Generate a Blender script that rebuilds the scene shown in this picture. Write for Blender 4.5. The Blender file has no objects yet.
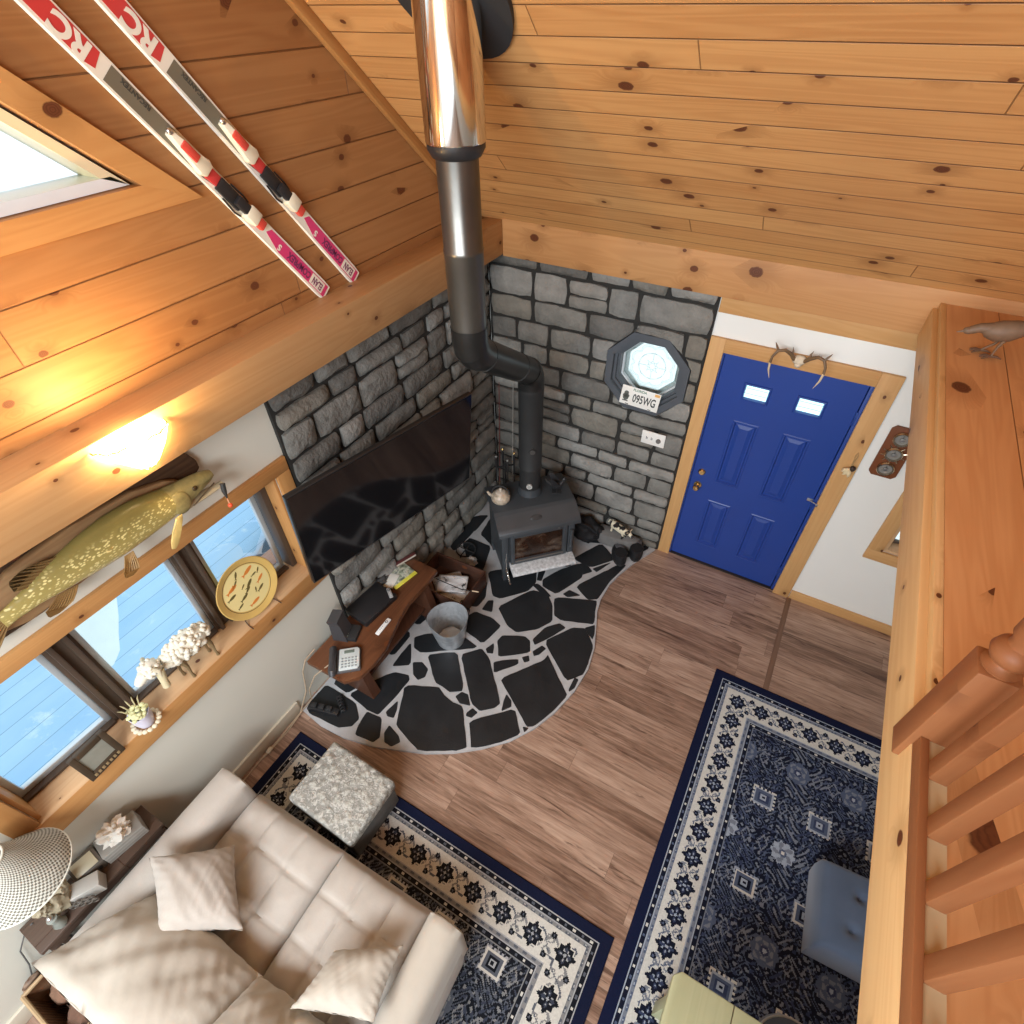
import bpy, bmesh, math, random
import numpy as np
from mathutils import Vector, Matrix, noise
random.seed(7)
SC = bpy.context.scene
COL = SC.collection
PI = math.pi
R = math.radians

# ------------------------------------------------------------------ helpers
def link(name, me, parent=None):
    o = bpy.data.objects.new(name, me)
    COL.objects.link(o)
    if parent is not None:
        o.parent = parent
    return o

def tag(o, label, cat, group=None, kind=None):
    o['label'] = label; o['category'] = cat
    if group: o['group'] = group
    if kind: o['kind'] = kind
    return o

def thing(name, label, cat, loc=(0, 0, 0), rz=0.0, group=None):
    o = bpy.data.objects.new(name, None); COL.objects.link(o)
    o.empty_display_size = .05
    o.location = loc; o.rotation_euler = (0, 0, rz)
    return tag(o, label, cat, group)

def frame(o, x, y=None, z=None, loc=None):
    """matrix from axes"""
    m = Matrix((x, y, z)).transposed().to_4x4()
    if loc is not None: m.translation = Vector(loc)
    return m

def Tm(x, y, z): return Matrix.Translation((x, y, z))
def Rz(a): return Matrix.Rotation(a, 4, 'Z')
def Rx(a): return Matrix.Rotation(a, 4, 'X')
def Ry(a): return Matrix.Rotation(a, 4, 'Y')

class MB:
    def __init__(s): s.bm = bmesh.new()
    def add(s, vs, fs, mi=0, M=None):
        bv = [s.bm.verts.new(M @ Vector(v) if M else v) for v in vs]
        for f in fs:
            try:
                k = s.bm.faces.new([bv[i] for i in f]); k.material_index = mi
            except ValueError: pass
        return s
    def merge(s, b, mi=0, M=None):
        if M is not None: bmesh.ops.transform(b, matrix=M, verts=b.verts)
        for f in b.faces: f.material_index = mi
        me = bpy.data.meshes.new('tmp'); b.to_mesh(me); b.free()
        s.bm.from_mesh(me); bpy.data.meshes.remove(me)
        return s
    def box(s, x0, x1, y0, y1, z0, z1, bev=0.0, mi=0, M=None, seg=2):
        b = bmesh.new(); bmesh.ops.create_cube(b, size=1)
        for v in b.verts:
            v.co = Vector((x0 + (v.co.x + .5) * (x1 - x0), y0 + (v.co.y + .5) * (y1 - y0), z0 + (v.co.z + .5) * (z1 - z0)))
        if bev > 0:
            bmesh.ops.bevel(b, geom=list(b.edges), offset=bev, segments=seg, profile=.5, affect='EDGES', clamp_overlap=True)
        return s.merge(b, mi, M)
    def cyl(s, p0, p1, r0, r1=None, seg=20, mi=0, M=None, cap=True):
        r1 = r0 if r1 is None else r1
        return s.tube([p0, p1], [r0, r1], seg, mi, M, cap)
    def tube(s, pts, r, seg=10, mi=0, M=None, cap=True):
        pts = [Vector(p) for p in pts]; n = len(pts)
        if not isinstance(r, (list, tuple)): r = [r] * n
        t0 = (pts[1] - pts[0]).normalized()
        a = Vector((0, 0, 1)) if abs(t0.z) < .9 else Vector((1, 0, 0))
        u = t0.cross(a).normalized(); vs = []; fs = []
        for i in range(n):
            if i == 0: t = pts[1] - pts[0]
            elif i == n - 1: t = pts[-1] - pts[-2]
            else: t = (pts[i + 1] - pts[i]).normalized() + (pts[i] - pts[i - 1]).normalized()
            t.normalize(); u = (u - t * u.dot(t)).normalized(); w = t.cross(u)
            for k in range(seg):
                q = 2 * PI * k / seg
                vs.append(pts[i] + (u * math.cos(q) + w * math.sin(q)) * r[i])
        for i in range(n - 1):
            for k in range(seg):
                k2 = (k + 1) % seg
                fs.append((i * seg + k, i * seg + k2, (i + 1) * seg + k2, (i + 1) * seg + k))
        if cap:
            fs.append(tuple(range(seg))[::-1]); fs.append(tuple((n - 1) * seg + k for k in range(seg)))
        return s.add(vs, fs, mi, M)
    def lathe(s, prof, seg=24, mi=0, M=None):
        vs = []; fs = []; n = len(prof)
        for r_, z in prof:
            for k in range(seg):
                q = 2 * PI * k / seg
                vs.append(Vector((max(r_, 1e-4) * math.cos(q), max(r_, 1e-4) * math.sin(q), z)))
        for i in range(n - 1):
            for k in range(seg):
                k2 = (k + 1) % seg
                fs.append((i * seg + k, i * seg + k2, (i + 1) * seg + k2, (i + 1) * seg + k))
        return s.add(vs, fs, mi, M)
    def prism(s, poly, z0, z1, bev=0.0, mi=0, M=None, seg=2):
        b = bmesh.new()
        n = len(poly)
        A = [b.verts.new((p[0], p[1], z0)) for p in poly]
        B = [b.verts.new((p[0], p[1], z1)) for p in poly]
        ar = sum(poly[i][0] * poly[(i + 1) % n][1] - poly[(i + 1) % n][0] * poly[i][1] for i in range(n))
        if ar < 0: A.reverse(); B.reverse()
        b.faces.new(A[::-1]); b.faces.new(B)
        for i in range(n): b.faces.new((A[i], A[(i + 1) % n], B[(i + 1) % n], B[i]))
        if bev > 0:
            bmesh.ops.bevel(b, geom=list(b.edges), offset=bev, segments=seg, profile=.5, affect='EDGES', clamp_overlap=True)
        return s.merge(b, mi, M)
    def ball(s, c, r, mi=0, M=None, seg=16, rings=10):
        b = bmesh.new(); bmesh.ops.create_uvsphere(b, u_segments=seg, v_segments=rings, radius=1)
        if not isinstance(r, (list, tuple)): r = (r, r, r)
        for v in b.verts: v.co = Vector((v.co.x * r[0] + c[0], v.co.y * r[1] + c[1], v.co.z * r[2] + c[2]))
        return s.merge(b, mi, M)
    def loft(s, rings, mi=0, M=None, cap=True):
        """rings: equal length point lists"""
        vs = [Vector(p) for r_ in rings for p in r_]; m = len(rings[0]); fs = []
        for i in range(len(rings) - 1):
            for k in range(m):
                k2 = (k + 1) % m
                fs.append((i * m + k, i * m + k2, (i + 1) * m + k2, (i + 1) * m + k))
        if cap:
            fs.append(tuple(range(m))[::-1]); fs.append(tuple((len(rings) - 1) * m + k for k in range(m)))
        return s.add(vs, fs, mi, M)
    def grid(s, f, nu, nv, mi=0, M=None):
        vs = [f(i / nu, j / nv) for j in range(nv + 1) for i in range(nu + 1)]
        fs = [(j * (nu + 1) + i, j * (nu + 1) + i + 1, (j + 1) * (nu + 1) + i + 1, (j + 1) * (nu + 1) + i) for j in range(nv) for i in range(nu)]
        return s.add(vs, fs, mi, M)
    def jitter(s, amp, freq, seed=0.0):
        for v in s.bm.verts:
            v.co += noise.noise_vector(v.co * freq + Vector((seed, seed * 1.7, -seed))) * amp
        return s
    def weld(s, d=1e-4):
        bmesh.ops.remove_doubles(s.bm, verts=s.bm.verts, dist=d); return s
    def build(s, name, mats, parent=None, smooth=True, angle=38, M=None, sub=0, fixn=True):
        if M is not None: bmesh.ops.transform(s.bm, matrix=M, verts=s.bm.verts)
        if fixn: bmesh.ops.recalc_face_normals(s.bm, faces=s.bm.faces)
        me = bpy.data.meshes.new(name)
        s.bm.to_mesh(me); s.bm.free()
        if not isinstance(mats, (list, tuple)): mats = [mats]
        for m in mats: me.materials.append(m)
        if smooth:
            me.polygons.foreach_set('use_smooth', [True] * len(me.polygons))
            try: me.set_sharp_from_angle(angle=R(angle))
            except Exception: pass
        o = link(name, me, parent)
        if sub:
            md = o.modifiers.new('Subdivision', 'SUBSURF'); md.levels = sub; md.render_levels = sub
        return o

def split(o):
    """give every loose piece of a part an object of its own"""
    b = bmesh.new(); b.from_mesh(o.data); b.faces.ensure_lookup_table(); seen = set(); isl = []
    for f in b.faces:
        if f.index in seen: continue
        st_ = [f]; seen.add(f.index); I = []
        while st_:
            q = st_.pop(); I.append(q.index)
            for v in q.verts:
                for g in v.link_faces:
                    if g.index not in seen: seen.add(g.index); st_.append(g)
        isl.append(set(I))
    b.free(); src = o.data; nm = o.name.split('.')[0]
    for k, I in enumerate(isl):
        c = bmesh.new(); c.from_mesh(src); c.faces.ensure_lookup_table()
        bmesh.ops.delete(c, geom=[f for f in c.faces if f.index not in I], context='FACES')
        me = bpy.data.meshes.new(nm); c.to_mesh(me); c.free()
        for m in src.materials: me.materials.append(m)
        if k == 0: o.data = me
        else:
            n = o.copy(); n.data = me; COL.objects.link(n)

def boolcut(o, cutters):
    """cut holes and bake the result in place"""
    cs = []
    for c in cutters:
        me = bpy.data.meshes.new('cut'); c.bm.normal_update()
        bmesh.ops.recalc_face_normals(c.bm, faces=c.bm.faces); c.bm.to_mesh(me); c.bm.free()
        co = link('cut', me); cs.append(co)
        md = o.modifiers.new('b', 'BOOLEAN'); md.object = co; md.operation = 'DIFFERENCE'; md.solver = 'EXACT'
    bpy.context.view_layer.update()
    dg = bpy.context.evaluated_depsgraph_get()
    me = bpy.data.meshes.new_from_object(o.evaluated_get(dg))
    o.modifiers.clear(); o.data = me
    for co in cs: bpy.data.objects.remove(co, do_unlink=True)

def text(name, s, size, mat, parent, M, ext=.0008, align='CENTER', sx=1.0, shear=0.0, bold=0.0):
    cu = bpy.data.curves.new('t', 'FONT'); cu.body = s; cu.size = size; cu.extrude = ext; cu.offset = bold
    cu.align_x = align; cu.align_y = 'CENTER'; cu.shear = shear
    to = link('t', cu); bpy.context.view_layer.update()
    dg = bpy.context.evaluated_depsgraph_get()
    me = bpy.data.meshes.new_from_object(to.evaluated_get(dg))
    bpy.data.objects.remove(to, do_unlink=True)
    me.transform(M @ Matrix.Diagonal((sx, 1, 1, 1)))
    me.materials.clear(); me.materials.append(mat)
    return link(name, me, parent)

def dup(root, loc=None, rz=None, label=None, group=None):
    r = root.copy(); COL.objects.link(r)
    if loc is not None: r.location = loc
    if rz is not None: r.rotation_euler = (0, 0, rz)
    if label: r['label'] = label
    if group: r['group'] = group
    for ch in list(root.children):
        c = ch.copy(); COL.objects.link(c); c.parent = r
        for g in ch.children:
            d = g.copy(); COL.objects.link(d); d.parent = c
    return r

def struct(o):
    o['kind'] = 'structure'; return o

# ------------------------------------------------------------------ materials
class G:
    def __init__(s, name):
        s.m = bpy.data.materials.new(name); s.m.use_nodes = True
        s.t = s.m.node_tree; s.n = s.t.nodes; s.l = s.t.links
        s.b = s.n['Principled BSDF']
    def new(s, t, **kw):
        k = s.n.new(t)
        for a, v in kw.items(): setattr(k, a, v)
        return k
    def put(s, sock, v):
        if v is None: return
        if hasattr(v, 'is_linked') or isinstance(v, bpy.types.NodeSocket): s.l.new(v, sock)
        else: sock.default_value = v
    def math(s, op, a, b=None, c=None, clamp=False):
        k = s.new('ShaderNodeMath', operation=op, use_clamp=clamp)
        s.put(k.inputs[0], a); s.put(k.inputs[1], b); s.put(k.inputs[2], c)
        return k.outputs[0]
    def mix(s, f, a, b, mode='MIX'):
        k = s.new('ShaderNodeMix', data_type='RGBA', blend_type=mode)
        s.put(k.inputs[0], f); s.put(k.inputs[6], a if not isinstance(a, tuple) else (*a, 1) if len(a) == 3 else a)
        s.put(k.inputs[7], b if not isinstance(b, tuple) else (*b, 1) if len(b) == 3 else b)
        return k.outputs[2]
    def xyz(s, v):
        k = s.new('ShaderNodeSeparateXYZ'); s.l.new(v, k.inputs[0]); return k.outputs
    def comb(s, x, y, z=0.0):
        k = s.new('ShaderNodeCombineXYZ'); s.put(k.inputs[0], x); s.put(k.inputs[1], y); s.put(k.inputs[2], z); return k.outputs[0]
    def obj(s): return s.new('ShaderNodeTexCoord').outputs['Object']
    def noise(s, v, scale, detail=3, rough=.55, dist=0.0, out=0):
        k = s.new('ShaderNodeTexNoise'); s.put(k.inputs['Vector'], v); k.inputs['Scale'].default_value = scale
        k.inputs['Detail'].default_value = detail; k.inputs['Roughness'].default_value = rough; k.inputs['Distortion'].default_value = dist
        return k.outputs[out]
    def white(s, v, out=0):
        k = s.new('ShaderNodeTexWhiteNoise', noise_dimensions='3D'); s.put(k.inputs['Vector'], v); return k.outputs[out]
    def ramp(s, f, stops):
        k = s.new('ShaderNodeValToRGB'); e = k.color_ramp.elements
        while len(e) < len(stops): e.new(.5)
        for i, (p, c) in enumerate(stops): e[i].position = p; e[i].color = (*c, 1)
        s.put(k.inputs[0], f); return k.outputs[0]
    def smooth(s, v, a, b):
        k = s.new('ShaderNodeMapRange', interpolation_type='SMOOTHSTEP')
        s.put(k.inputs[0], v); k.inputs[1].default_value = a; k.inputs[2].default_value = b
        return k.outputs[0]
    def bump(s, h, strength=.3, dist=.002):
        k = s.new('ShaderNodeBump'); k.inputs['Strength'].default_value = strength; k.inputs['Distance'].default_value = dist
        s.put(k.inputs['Height'], h); s.l.new(k.outputs[0], s.b.inputs['Normal'])
    def fin(s, col=None, rough=.5, metal=0.0, spec=.5, coat=0.0, sheen=0.0):
        i = s.b.inputs
        if col is not None: s.put(i['Base Color'], col if not isinstance(col, tuple) else (*col[:3], 1))
        s.put(i['Roughness'], rough); i['Metallic'].default_value = metal; i['Specular IOR Level'].default_value = spec
        i['Coat Weight'].default_value = coat; i['Coat Roughness'].default_value = .15
        i['Sheen Weight'].default_value = sheen
        return s.m

def srgb(r, g, b):
    f = lambda c: (c / 255 / 12.92) if c / 255 <= .04045 else ((c / 255 + .055) / 1.055) ** 2.4
    return (f(r), f(g), f(b))

def plain(name, c, rough=.5, metal=0.0, spec=.5, var=.12, vs=9.0, bump=0.0, bs=60.0, coat=0.0, sheen=0.0, bd=.004):
    g = G(name); o = g.obj(); n = g.noise(o, vs, 3)
    c2 = tuple(x * (1 - var) for x in c); c1 = tuple(min(1, x * (1 + var)) for x in c)
    col = g.mix(n, c2, c1)
    if bump: g.bump(g.noise(o, bs, 5), bump, bd)
    return g.fin(col, rough, metal, spec, coat, sheen)

def pine(name, u='X', v='Y', w=.14, L=2.6, groove=True, light=(.58, .30, .115), dark=(.40, .165, .05), knots=.55, seed=0.0,
         kr=.018, rough=.52, vo=0.0, streak=1.0, gw=.02):
    g = G(name); x = g.xyz(g.obj()); ax = {'X': 0, 'Y': 1, 'Z': 2}
    U = x[ax[u]]; V = g.math('ADD', x[ax[v]], 50.0 + vo)
    W = x[3 - ax[u] - ax[v]]
    pv = g.math('DIVIDE', V, w); idx = g.math('FLOOR', pv); fv = g.math('FRACT', pv)
    r1 = g.white(g.comb(idx, seed + .37, .5))
    U2 = g.math('ADD', U, g.math('MULTIPLY', r1, 9.1)); U2 = g.math('ADD', U2, 40.0)
    pl = g.math('DIVIDE', U2, L); idx2 = g.math('FLOOR', pl); fu = g.math('FRACT', pl)
    wn = g.new('ShaderNodeTexWhiteNoise', noise_dimensions='3D'); g.put(wn.inputs['Vector'], g.comb(idx, idx2, seed))
    rnd = wn.outputs[0]; rc = g.xyz(wn.outputs[1])
    off = g.math('MULTIPLY', rnd, 37.0)
    # knots
    a, b = 2.6, 6.5
    kc = g.comb(g.math('MULTIPLY', U2, a), g.math('ADD', g.math('MULTIPLY', g.math('ADD', V, W), b), off), seed * 3.1)
    vo_ = g.new('ShaderNodeTexVoronoi', voronoi_dimensions='3D', feature='F1'); g.put(vo_.inputs['Vector'], kc); vo_.inputs['Scale'].default_value = 1.0
    dl = g.new('ShaderNodeVectorMath', operation='SUBTRACT'); g.l.new(vo_.outputs['Position'], dl.inputs[0]); g.l.new(kc, dl.inputs[1])
    d = g.xyz(dl.outputs[0]); kcol = g.xyz(vo_.outputs['Color'])
    du = g.math('DIVIDE', d[0], a * 1.35); dv = g.math('DIVIDE', d[1], b)
    dist = g.math('SQRT', g.math('ADD', g.math('MULTIPLY', du, du), g.math('MULTIPLY', dv, dv)))
    has = g.math('LESS_THAN', kcol[0], knots)
    rad = g.math('MULTIPLY', g.math('ADD', .3, g.math('MULTIPLY', kcol[1], kcol[1])), kr)
    rel = g.math('DIVIDE', dist, rad)
    rel = g.math('ADD', rel, g.math('MULTIPLY', g.math('SUBTRACT', g.noise(g.obj(), 60, 2), .5), .35))
    core = g.math('MULTIPLY', g.smooth(rel, 1.05, .8), has)
    halo = g.math('MULTIPLY', g.smooth(rel, 4.5, .8), has)
    ring = g.math('MULTIPLY', g.math('ABSOLUTE', g.math('SINE', g.math('MULTIPLY', rel, 11.0))), core)
    # grain bending around knots
    bend = g.math('MULTIPLY', halo, g.math('MULTIPLY', dv, 2.2))
    gv = g.math('SUBTRACT', g.math('ADD', V, W), bend)
    gc = g.comb(g.math('ADD', g.math('MULTIPLY', U2, .55), off), g.math('MULTIPLY', gv, 9.0), g.math('MULTIPLY', rnd, 11.0))
    n1 = g.noise(gc, 1.0, 2, .5, .6)
    lines = g.math('ADD', g.math('MULTIPLY', g.math('SINE', g.math('MULTIPLY', n1, 52.0)), .5), .5)
    n2 = g.noise(g.comb(g.math('MULTIPLY', U2, 3.0), g.math('MULTIPLY', gv, 120.0), off), 1.0, 3, .6)
    n3 = g.noise(g.comb(g.math('MULTIPLY', U2, .9), g.math('MULTIPLY', gv, 2.4), g.math('ADD', off, 5.0)), 1.0, 3, .6)
    f = g.math('ADD', g.math('MULTIPLY', lines, .26 * streak), g.math('MULTIPLY', n2, .30 * streak))
    f = g.math('ADD', f, g.math('MULTIPLY', n3, .62))
    f = g.math('SUBTRACT', f, .22)
    f = g.math('ADD', f, g.math('MULTIPLY', g.math('SUBTRACT', rc[0], .5), .5), clamp=True)
    col = g.mix(f, light, dark)
    col = g.mix(g.math('MULTIPLY', halo, .45), col, tuple(c * .62 for c in dark))
    col = g.mix(core, col, (.085, .026, .010))
    col = g.mix(g.math('MULTIPLY', ring, .35), col, (.22, .075, .03))
    h = g.math('MULTIPLY', lines, .02)
    if groove:
        e = g.math('MINIMUM', fv, g.math('SUBTRACT', 1.0, fv)); gm = g.smooth(e, gw * 1.6, gw * .25)
        e2 = g.math('MINIMUM', fu, g.math('SUBTRACT', 1.0, fu)); gm2 = g.smooth(e2, .0030 / L, .0010 / L)
        gm = g.math('MAXIMUM', gm, g.math('MULTIPLY', gm2, .8))
        col = g.mix(g.math('MULTIPLY', gm, .72), col, (.075, .026, .009))
        h = g.math('SUBTRACT', h, g.math('MULTIPLY', gm, 1.0))
        g.bump(h, .8, .006)
    return g.fin(col, rough, 0, .28)

def emit(name, c, s):
    g = G(name); g.b.inputs['Base Color'].default_value = (*c, 1)
    g.b.inputs['Emission Color'].default_value = (*c, 1); g.b.inputs['Emission Strength'].default_value = s
    n = g.noise(g.obj(), 14, 2); g.put(g.b.inputs['Roughness'], g.math('ADD', .4, g.math('MULTIPLY', n, .2)))
    return g.m

def glass(name, tint=(.93, .97, .96), gloss=.06):
    g = G(name); tr = g.new('ShaderNodeBsdfTransparent'); gl = g.new('ShaderNodeBsdfGlossy')
    tr.inputs[0].default_value = (*tint, 1); gl.inputs['Roughness'].default_value = .02
    fr = g.new('ShaderNodeFresnel'); fr.inputs[0].default_value = 1.35
    f = g.math('MULTIPLY', fr.outputs[0], g.math('ADD', .8, g.math('MULTIPLY', g.noise(g.obj(), 2, 1), .2)))
    mx = g.new('ShaderNodeMixShader'); g.l.new(f, mx.inputs[0]); g.l.new(tr.outputs[0], mx.inputs[1]); g.l.new(gl.outputs[0], mx.inputs[2])
    g.l.new(mx.outputs[0], g.n['Material Output'].inputs[0]); return g.m
# ------------------------------------------------------------------ light settings
SCONCE_W = 22.0
WORLD_C = (.88, .95, 1.0, 1); WORLD_S = 1.2
AREAS = [('daylight_fill_behind', (1.8, -6.6, 4.1), (1.3, -2.2, .2), 4.2, 1.4, 330, (.88, .95, 1.0))]  # added fill lamp standing in for daylight from windows that are not built
EXPO = 0.40
# ------------------------------------------------------------------ palette
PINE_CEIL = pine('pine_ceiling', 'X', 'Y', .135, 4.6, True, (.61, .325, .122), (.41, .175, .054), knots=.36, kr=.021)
PINE_GABLE_SHADED = pine('pine_gable_shaded', 'Y', 'Z', .187, 3.1, True, (.37, .180, .068), (.25, .100, .032), knots=.4, seed=3.0, kr=.025, gw=.014)  # pine darkened: the shade on the gable is put into its colour
PINE_BEAM_Y = pine('pine_beam_long', 'Y', 'Z', 4, 40, False, (.54, .325, .15), (.41, .21, .08), knots=.55, seed=5.0, kr=.02)
PINE_BEAM_X = pine('pine_beam_cross', 'X', 'Z', 4, 40, False, (.53, .285, .118), (.40, .18, .065), knots=.55, seed=9.0, kr=.025)
PINE_LOFT_LIT = pine('pine_loft_beam_lit', 'Y', 'Z', 4, 40, False, (.78, .54, .27), (.62, .36, .15), knots=.6, seed=12.0, kr=.022)  # lightened and yellowed: light from below is put into the beam colour
PINE_LEDGE = pine('pine_ledge', 'Y', 'X', .235, 60, True, (.68, .37, .165), (.50, .22, .080), knots=.36, seed=15.0, kr=.042, gw=.006, vo=.08)
PINE_RAIL = pine('pine_rail', 'Y', 'Z', 4, 40, False, (.32, .135, .055), (.23, .082, .030), knots=.3, seed=21.0, kr=.012)
PINE_POST = pine('pine_post', 'Z', 'X', 4, 40, False, (.33, .14, .056), (.24, .085, .031), knots=.3, seed=23.0, kr=.012)
PINE_CASE_X = pine('pine_casing_cross', 'X', 'Z', 4, 40, False, (.62, .37, .16), (.50, .26, .095), knots=.25, seed=31.0, kr=.012)
PINE_CASE_Z = pine('pine_casing_upright', 'Z', 'X', 4, 40, False, (.62, .37, .16), (.50, .26, .095), knots=.2, seed=33.0, kr=.012)
PINE_WIN_Y = pine('pine_window_casing', 'Y', 'Z', 4, 40, False, (.55, .29, .105), (.42, .18, .055), knots=.4, seed=35.0, kr=.013)
PINE_WIN_Z = pine('pine_window_upright', 'Z', 'Y', 4, 40, False, (.55, .29, .105), (.42, .18, .055), knots=.3, seed=37.0, kr=.013)
PINE_SILL = pine('pine_sill', 'Y', 'X', 4, 40, False, (.64, .43, .25), (.50, .29, .14), knots=.5, seed=39.0, kr=.012)

WHITE_WALL = plain('white_wall_paint', (.80, .81, .78), .75, var=.02, vs=2, bump=.05, bs=90)
CREAM_WALL = plain('cream_wall_paint', (.67, .66, .58), .75, var=.03, vs=2, bump=.05, bs=90)
MORTAR = plain('dark_mortar', (.022, .021, .019), .9, var=.3, vs=20, bump=.5, bs=60)
STONES = [plain('veneer_stone_%s' % n, c, .85, var=.45, vs=9, bump=1.0, bs=30, bd=.014) for n, c in
          (('grey', (.190, .187, .172)), ('pale', (.25, .245, .228)), ('dark', (.135, .131, .12)), ('warm', (.185, .173, .148)))]
BLACK = plain('black_plastic', (.018, .018, .02), .4, var=.2)
BLACKM = plain('black_matt', (.02, .02, .021), .7, var=.3)
DARKWOOD = pine('dark_window_sash', 'Z', 'Y', 4, 40, False, (.10, .070, .050), (.055, .036, .026), knots=0, seed=41)
ALU = plain('sash_aluminium', (.62, .70, .76), .35, .5, var=.05)
GLASS = glass('window_glass')
CHROME = plain('polished_chrome', (.86, .84, .80), .09, 1.0, var=.05, vs=3)
BRASS = plain('brass', (.80, .58, .26), .22, 1.0, var=.08)
STEEL = plain('steel', (.6, .6, .6), .3, 1.0, var=.1)

# ------------------------------------------------------------------ camera
cam = bpy.data.cameras.new('camera'); co = bpy.data.objects.new('camera', cam); COL.objects.link(co)
CAM = Vector((2.23614523, -3.70740459, 3.86046989))
_a, _b, _c = -0.530307161, 0.764817925, -0.0189761411
_f = Vector((math.sin(_a) * math.cos(_b), math.cos(_a) * math.cos(_b), -math.sin(_b)))
_r0 = Vector((math.cos(_a), -math.sin(_a), 0)); _u0 = _r0.cross(_f)
_r = _r0 * math.cos(_c) + _u0 * math.sin(_c); _u = -_r0 * math.sin(_c) + _u0 * math.cos(_c)
co.matrix_world = frame(None, _r, _u, -_f, CAM)
cam.sensor_width = 36; cam.lens = 36 * 550.375 / 1024; cam.clip_start = .02
SC.camera = co

# ------------------------------------------------------------------ shell
SL = .88; CZ = 2.68
def roofz(y): return CZ + SL * (-y - .11)
YB = -7.2; XR = 5.6

def floor_mat():
    g = G('laminate_floor'); x = g.xyz(g.obj()); w, L = .155, 1.22
    V = g.math('ADD', x[1], 30.0); U = g.math('ADD', x[0], 30.0)
    pv = g.math('DIVIDE', V, w); idx = g.math('FLOOR', pv); fv = g.math('FRACT', pv)
    U2 = g.math('ADD', U, g.math('MULTIPLY', g.white(g.comb(idx, 2.2, .1)), 5.0))
    pl = g.math('DIVIDE', U2, L); i2 = g.math('FLOOR', pl); fu = g.math('FRACT', pl)
    rnd = g.white(g.comb(idx, i2, 4.4)); off = g.math('MULTIPLY', rnd, 23.0)
    c = g.comb(g.math('ADD', g.math('MULTIPLY', U2, 1.3), off), g.math('MULTIPLY', V, 11.0), off)
    n1 = g.noise(c, 1.0, 5, .62, .8)
    n2 = g.noise(g.comb(g.math('MULTIPLY', U2, 5.0), g.math('MULTIPLY', V, 75.0), off), 1.0, 4, .65)
    n3 = g.noise(g.comb(g.math('MULTIPLY', U2, 2.1), g.math('MULTIPLY', V, 26.0), g.math('ADD', off, 9.0)), 1.0, 4, .6, 1.2)
    f = g.math('ADD', g.math('MULTIPLY', n1, .55), g.math('MULTIPLY', n2, .45))
    f = g.math('ADD', f, g.math('MULTIPLY', g.math('SUBTRACT', rnd, .5), .17))
    col = g.ramp(f, [(.26, (.085, .046, .030)), (.40, (.205, .122, .084)), (.52, (.345, .222, .160)), (.65, (.48, .335, .250)), (.82, (.60, .455, .355))])
    col = g.mix(g.math('MULTIPLY', g.smooth(n3, .57, .70), .8), col, (.075, .035, .022))
    e = g.math('MINIMUM', fv, g.math('SUBTRACT', 1.0, fv)); e2 = g.math('MINIMUM', fu, g.math('SUBTRACT', 1.0, fu))
    gm = g.math('MAXIMUM', g.smooth(e, .014, .004), g.smooth(e2, .0016, .0005))
    col = g.mix(g.math('MULTIPLY', gm, .45), col, (.05, .025, .016))
    g.bump(g.math('SUBTRACT', g.math('MULTIPLY', n2, .25), gm), .35, .003)
    return g.fin(col, g.math('ADD', .34, g.math('MULTIPLY', n2, .18)), 0, .45)
FLOOR = floor_mat()
struct(MB().box(-.14, XR, YB, .17, -.12, 0).build('floor', FLOOR, smooth=False))

# left wall: plaster below, gable above
wl = MB().box(-.34, -.13, YB, .17, -.12, 2.67).build('wall_left', CREAM_WALL, smooth=False)
WY0, WY1, WZ0, WZ1 = -4.075, -2.315, 1.075, 1.875
boolcut(wl, [MB().box(-.5, 0, WY0, WY1, WZ0, WZ1)])
struct(wl)
gab = MB()
gy = [(.0, 2.5), (.0, roofz(.0)), (-4.6, roofz(-4.6)), (YB, roofz(-4.6) - SL * (-4.6 - YB)), (YB, 2.5)]
gab.loft([[(-.34, y, z) for y, z in gy], [(-.105, y, z) for y, z in gy]])
go = gab.build('plank_cladding', PINE_GABLE_SHADED, wl, smooth=False)
TY, TZ = -2.395, 3.345
tri = [(TY, TZ), (-4.3, TZ), (-4.3, TZ + .93 * (4.3 + TY))]
c = MB(); c.loft([[(-.5, y, z) for y, z in tri], [(.1, y, z) for y, z in tri]])
boolcut(go, [c])

# back wall
wb = MB().box(-.14, XR, 0, .17, -.12, 2.72).build('wall_back', WHITE_WALL, smooth=False)
OCX, OCZ, OCR = 1.265, 1.745, .262
def octa(r, rot=0.0): return [(OCX + r * math.cos(PI / 8 + k * PI / 4 + rot), OCZ + r * math.sin(PI / 8 + k * PI / 4 + rot)) for k in range(8)]
def octcut(r):
    c = MB(); P = octa(r); c.loft([[(x, -.5, z) for x, z in P], [(x, .5, z) for x, z in P]]); return c
boolcut(wb, [octcut(OCR), MB().box(1.757, 2.69, -.3, .3, -.2, 2.035), MB().box(3.225, 4.2, -.3, .3, .80, 1.75)])
struct(wb)
struct(MB().box(XR, XR + .15, YB, .17, -.12, 2.45).build('wall_right', WHITE_WALL, smooth=False))

# ceiling slope
al = math.atan(SL)
ex = Vector((1, 0, 0)); ey = Vector((0, -math.cos(al), math.sin(al))); ez = ex.cross(ey)
mc = MB().box(-.34, XR, -.35, 6.1, -.14, 0)
ceil = mc.build('ceiling', PINE_CEIL, smooth=False)
ceil.matrix_world = frame(None, ex, ey, ez, (0, -.11, CZ)); struct(ceil)

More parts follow.
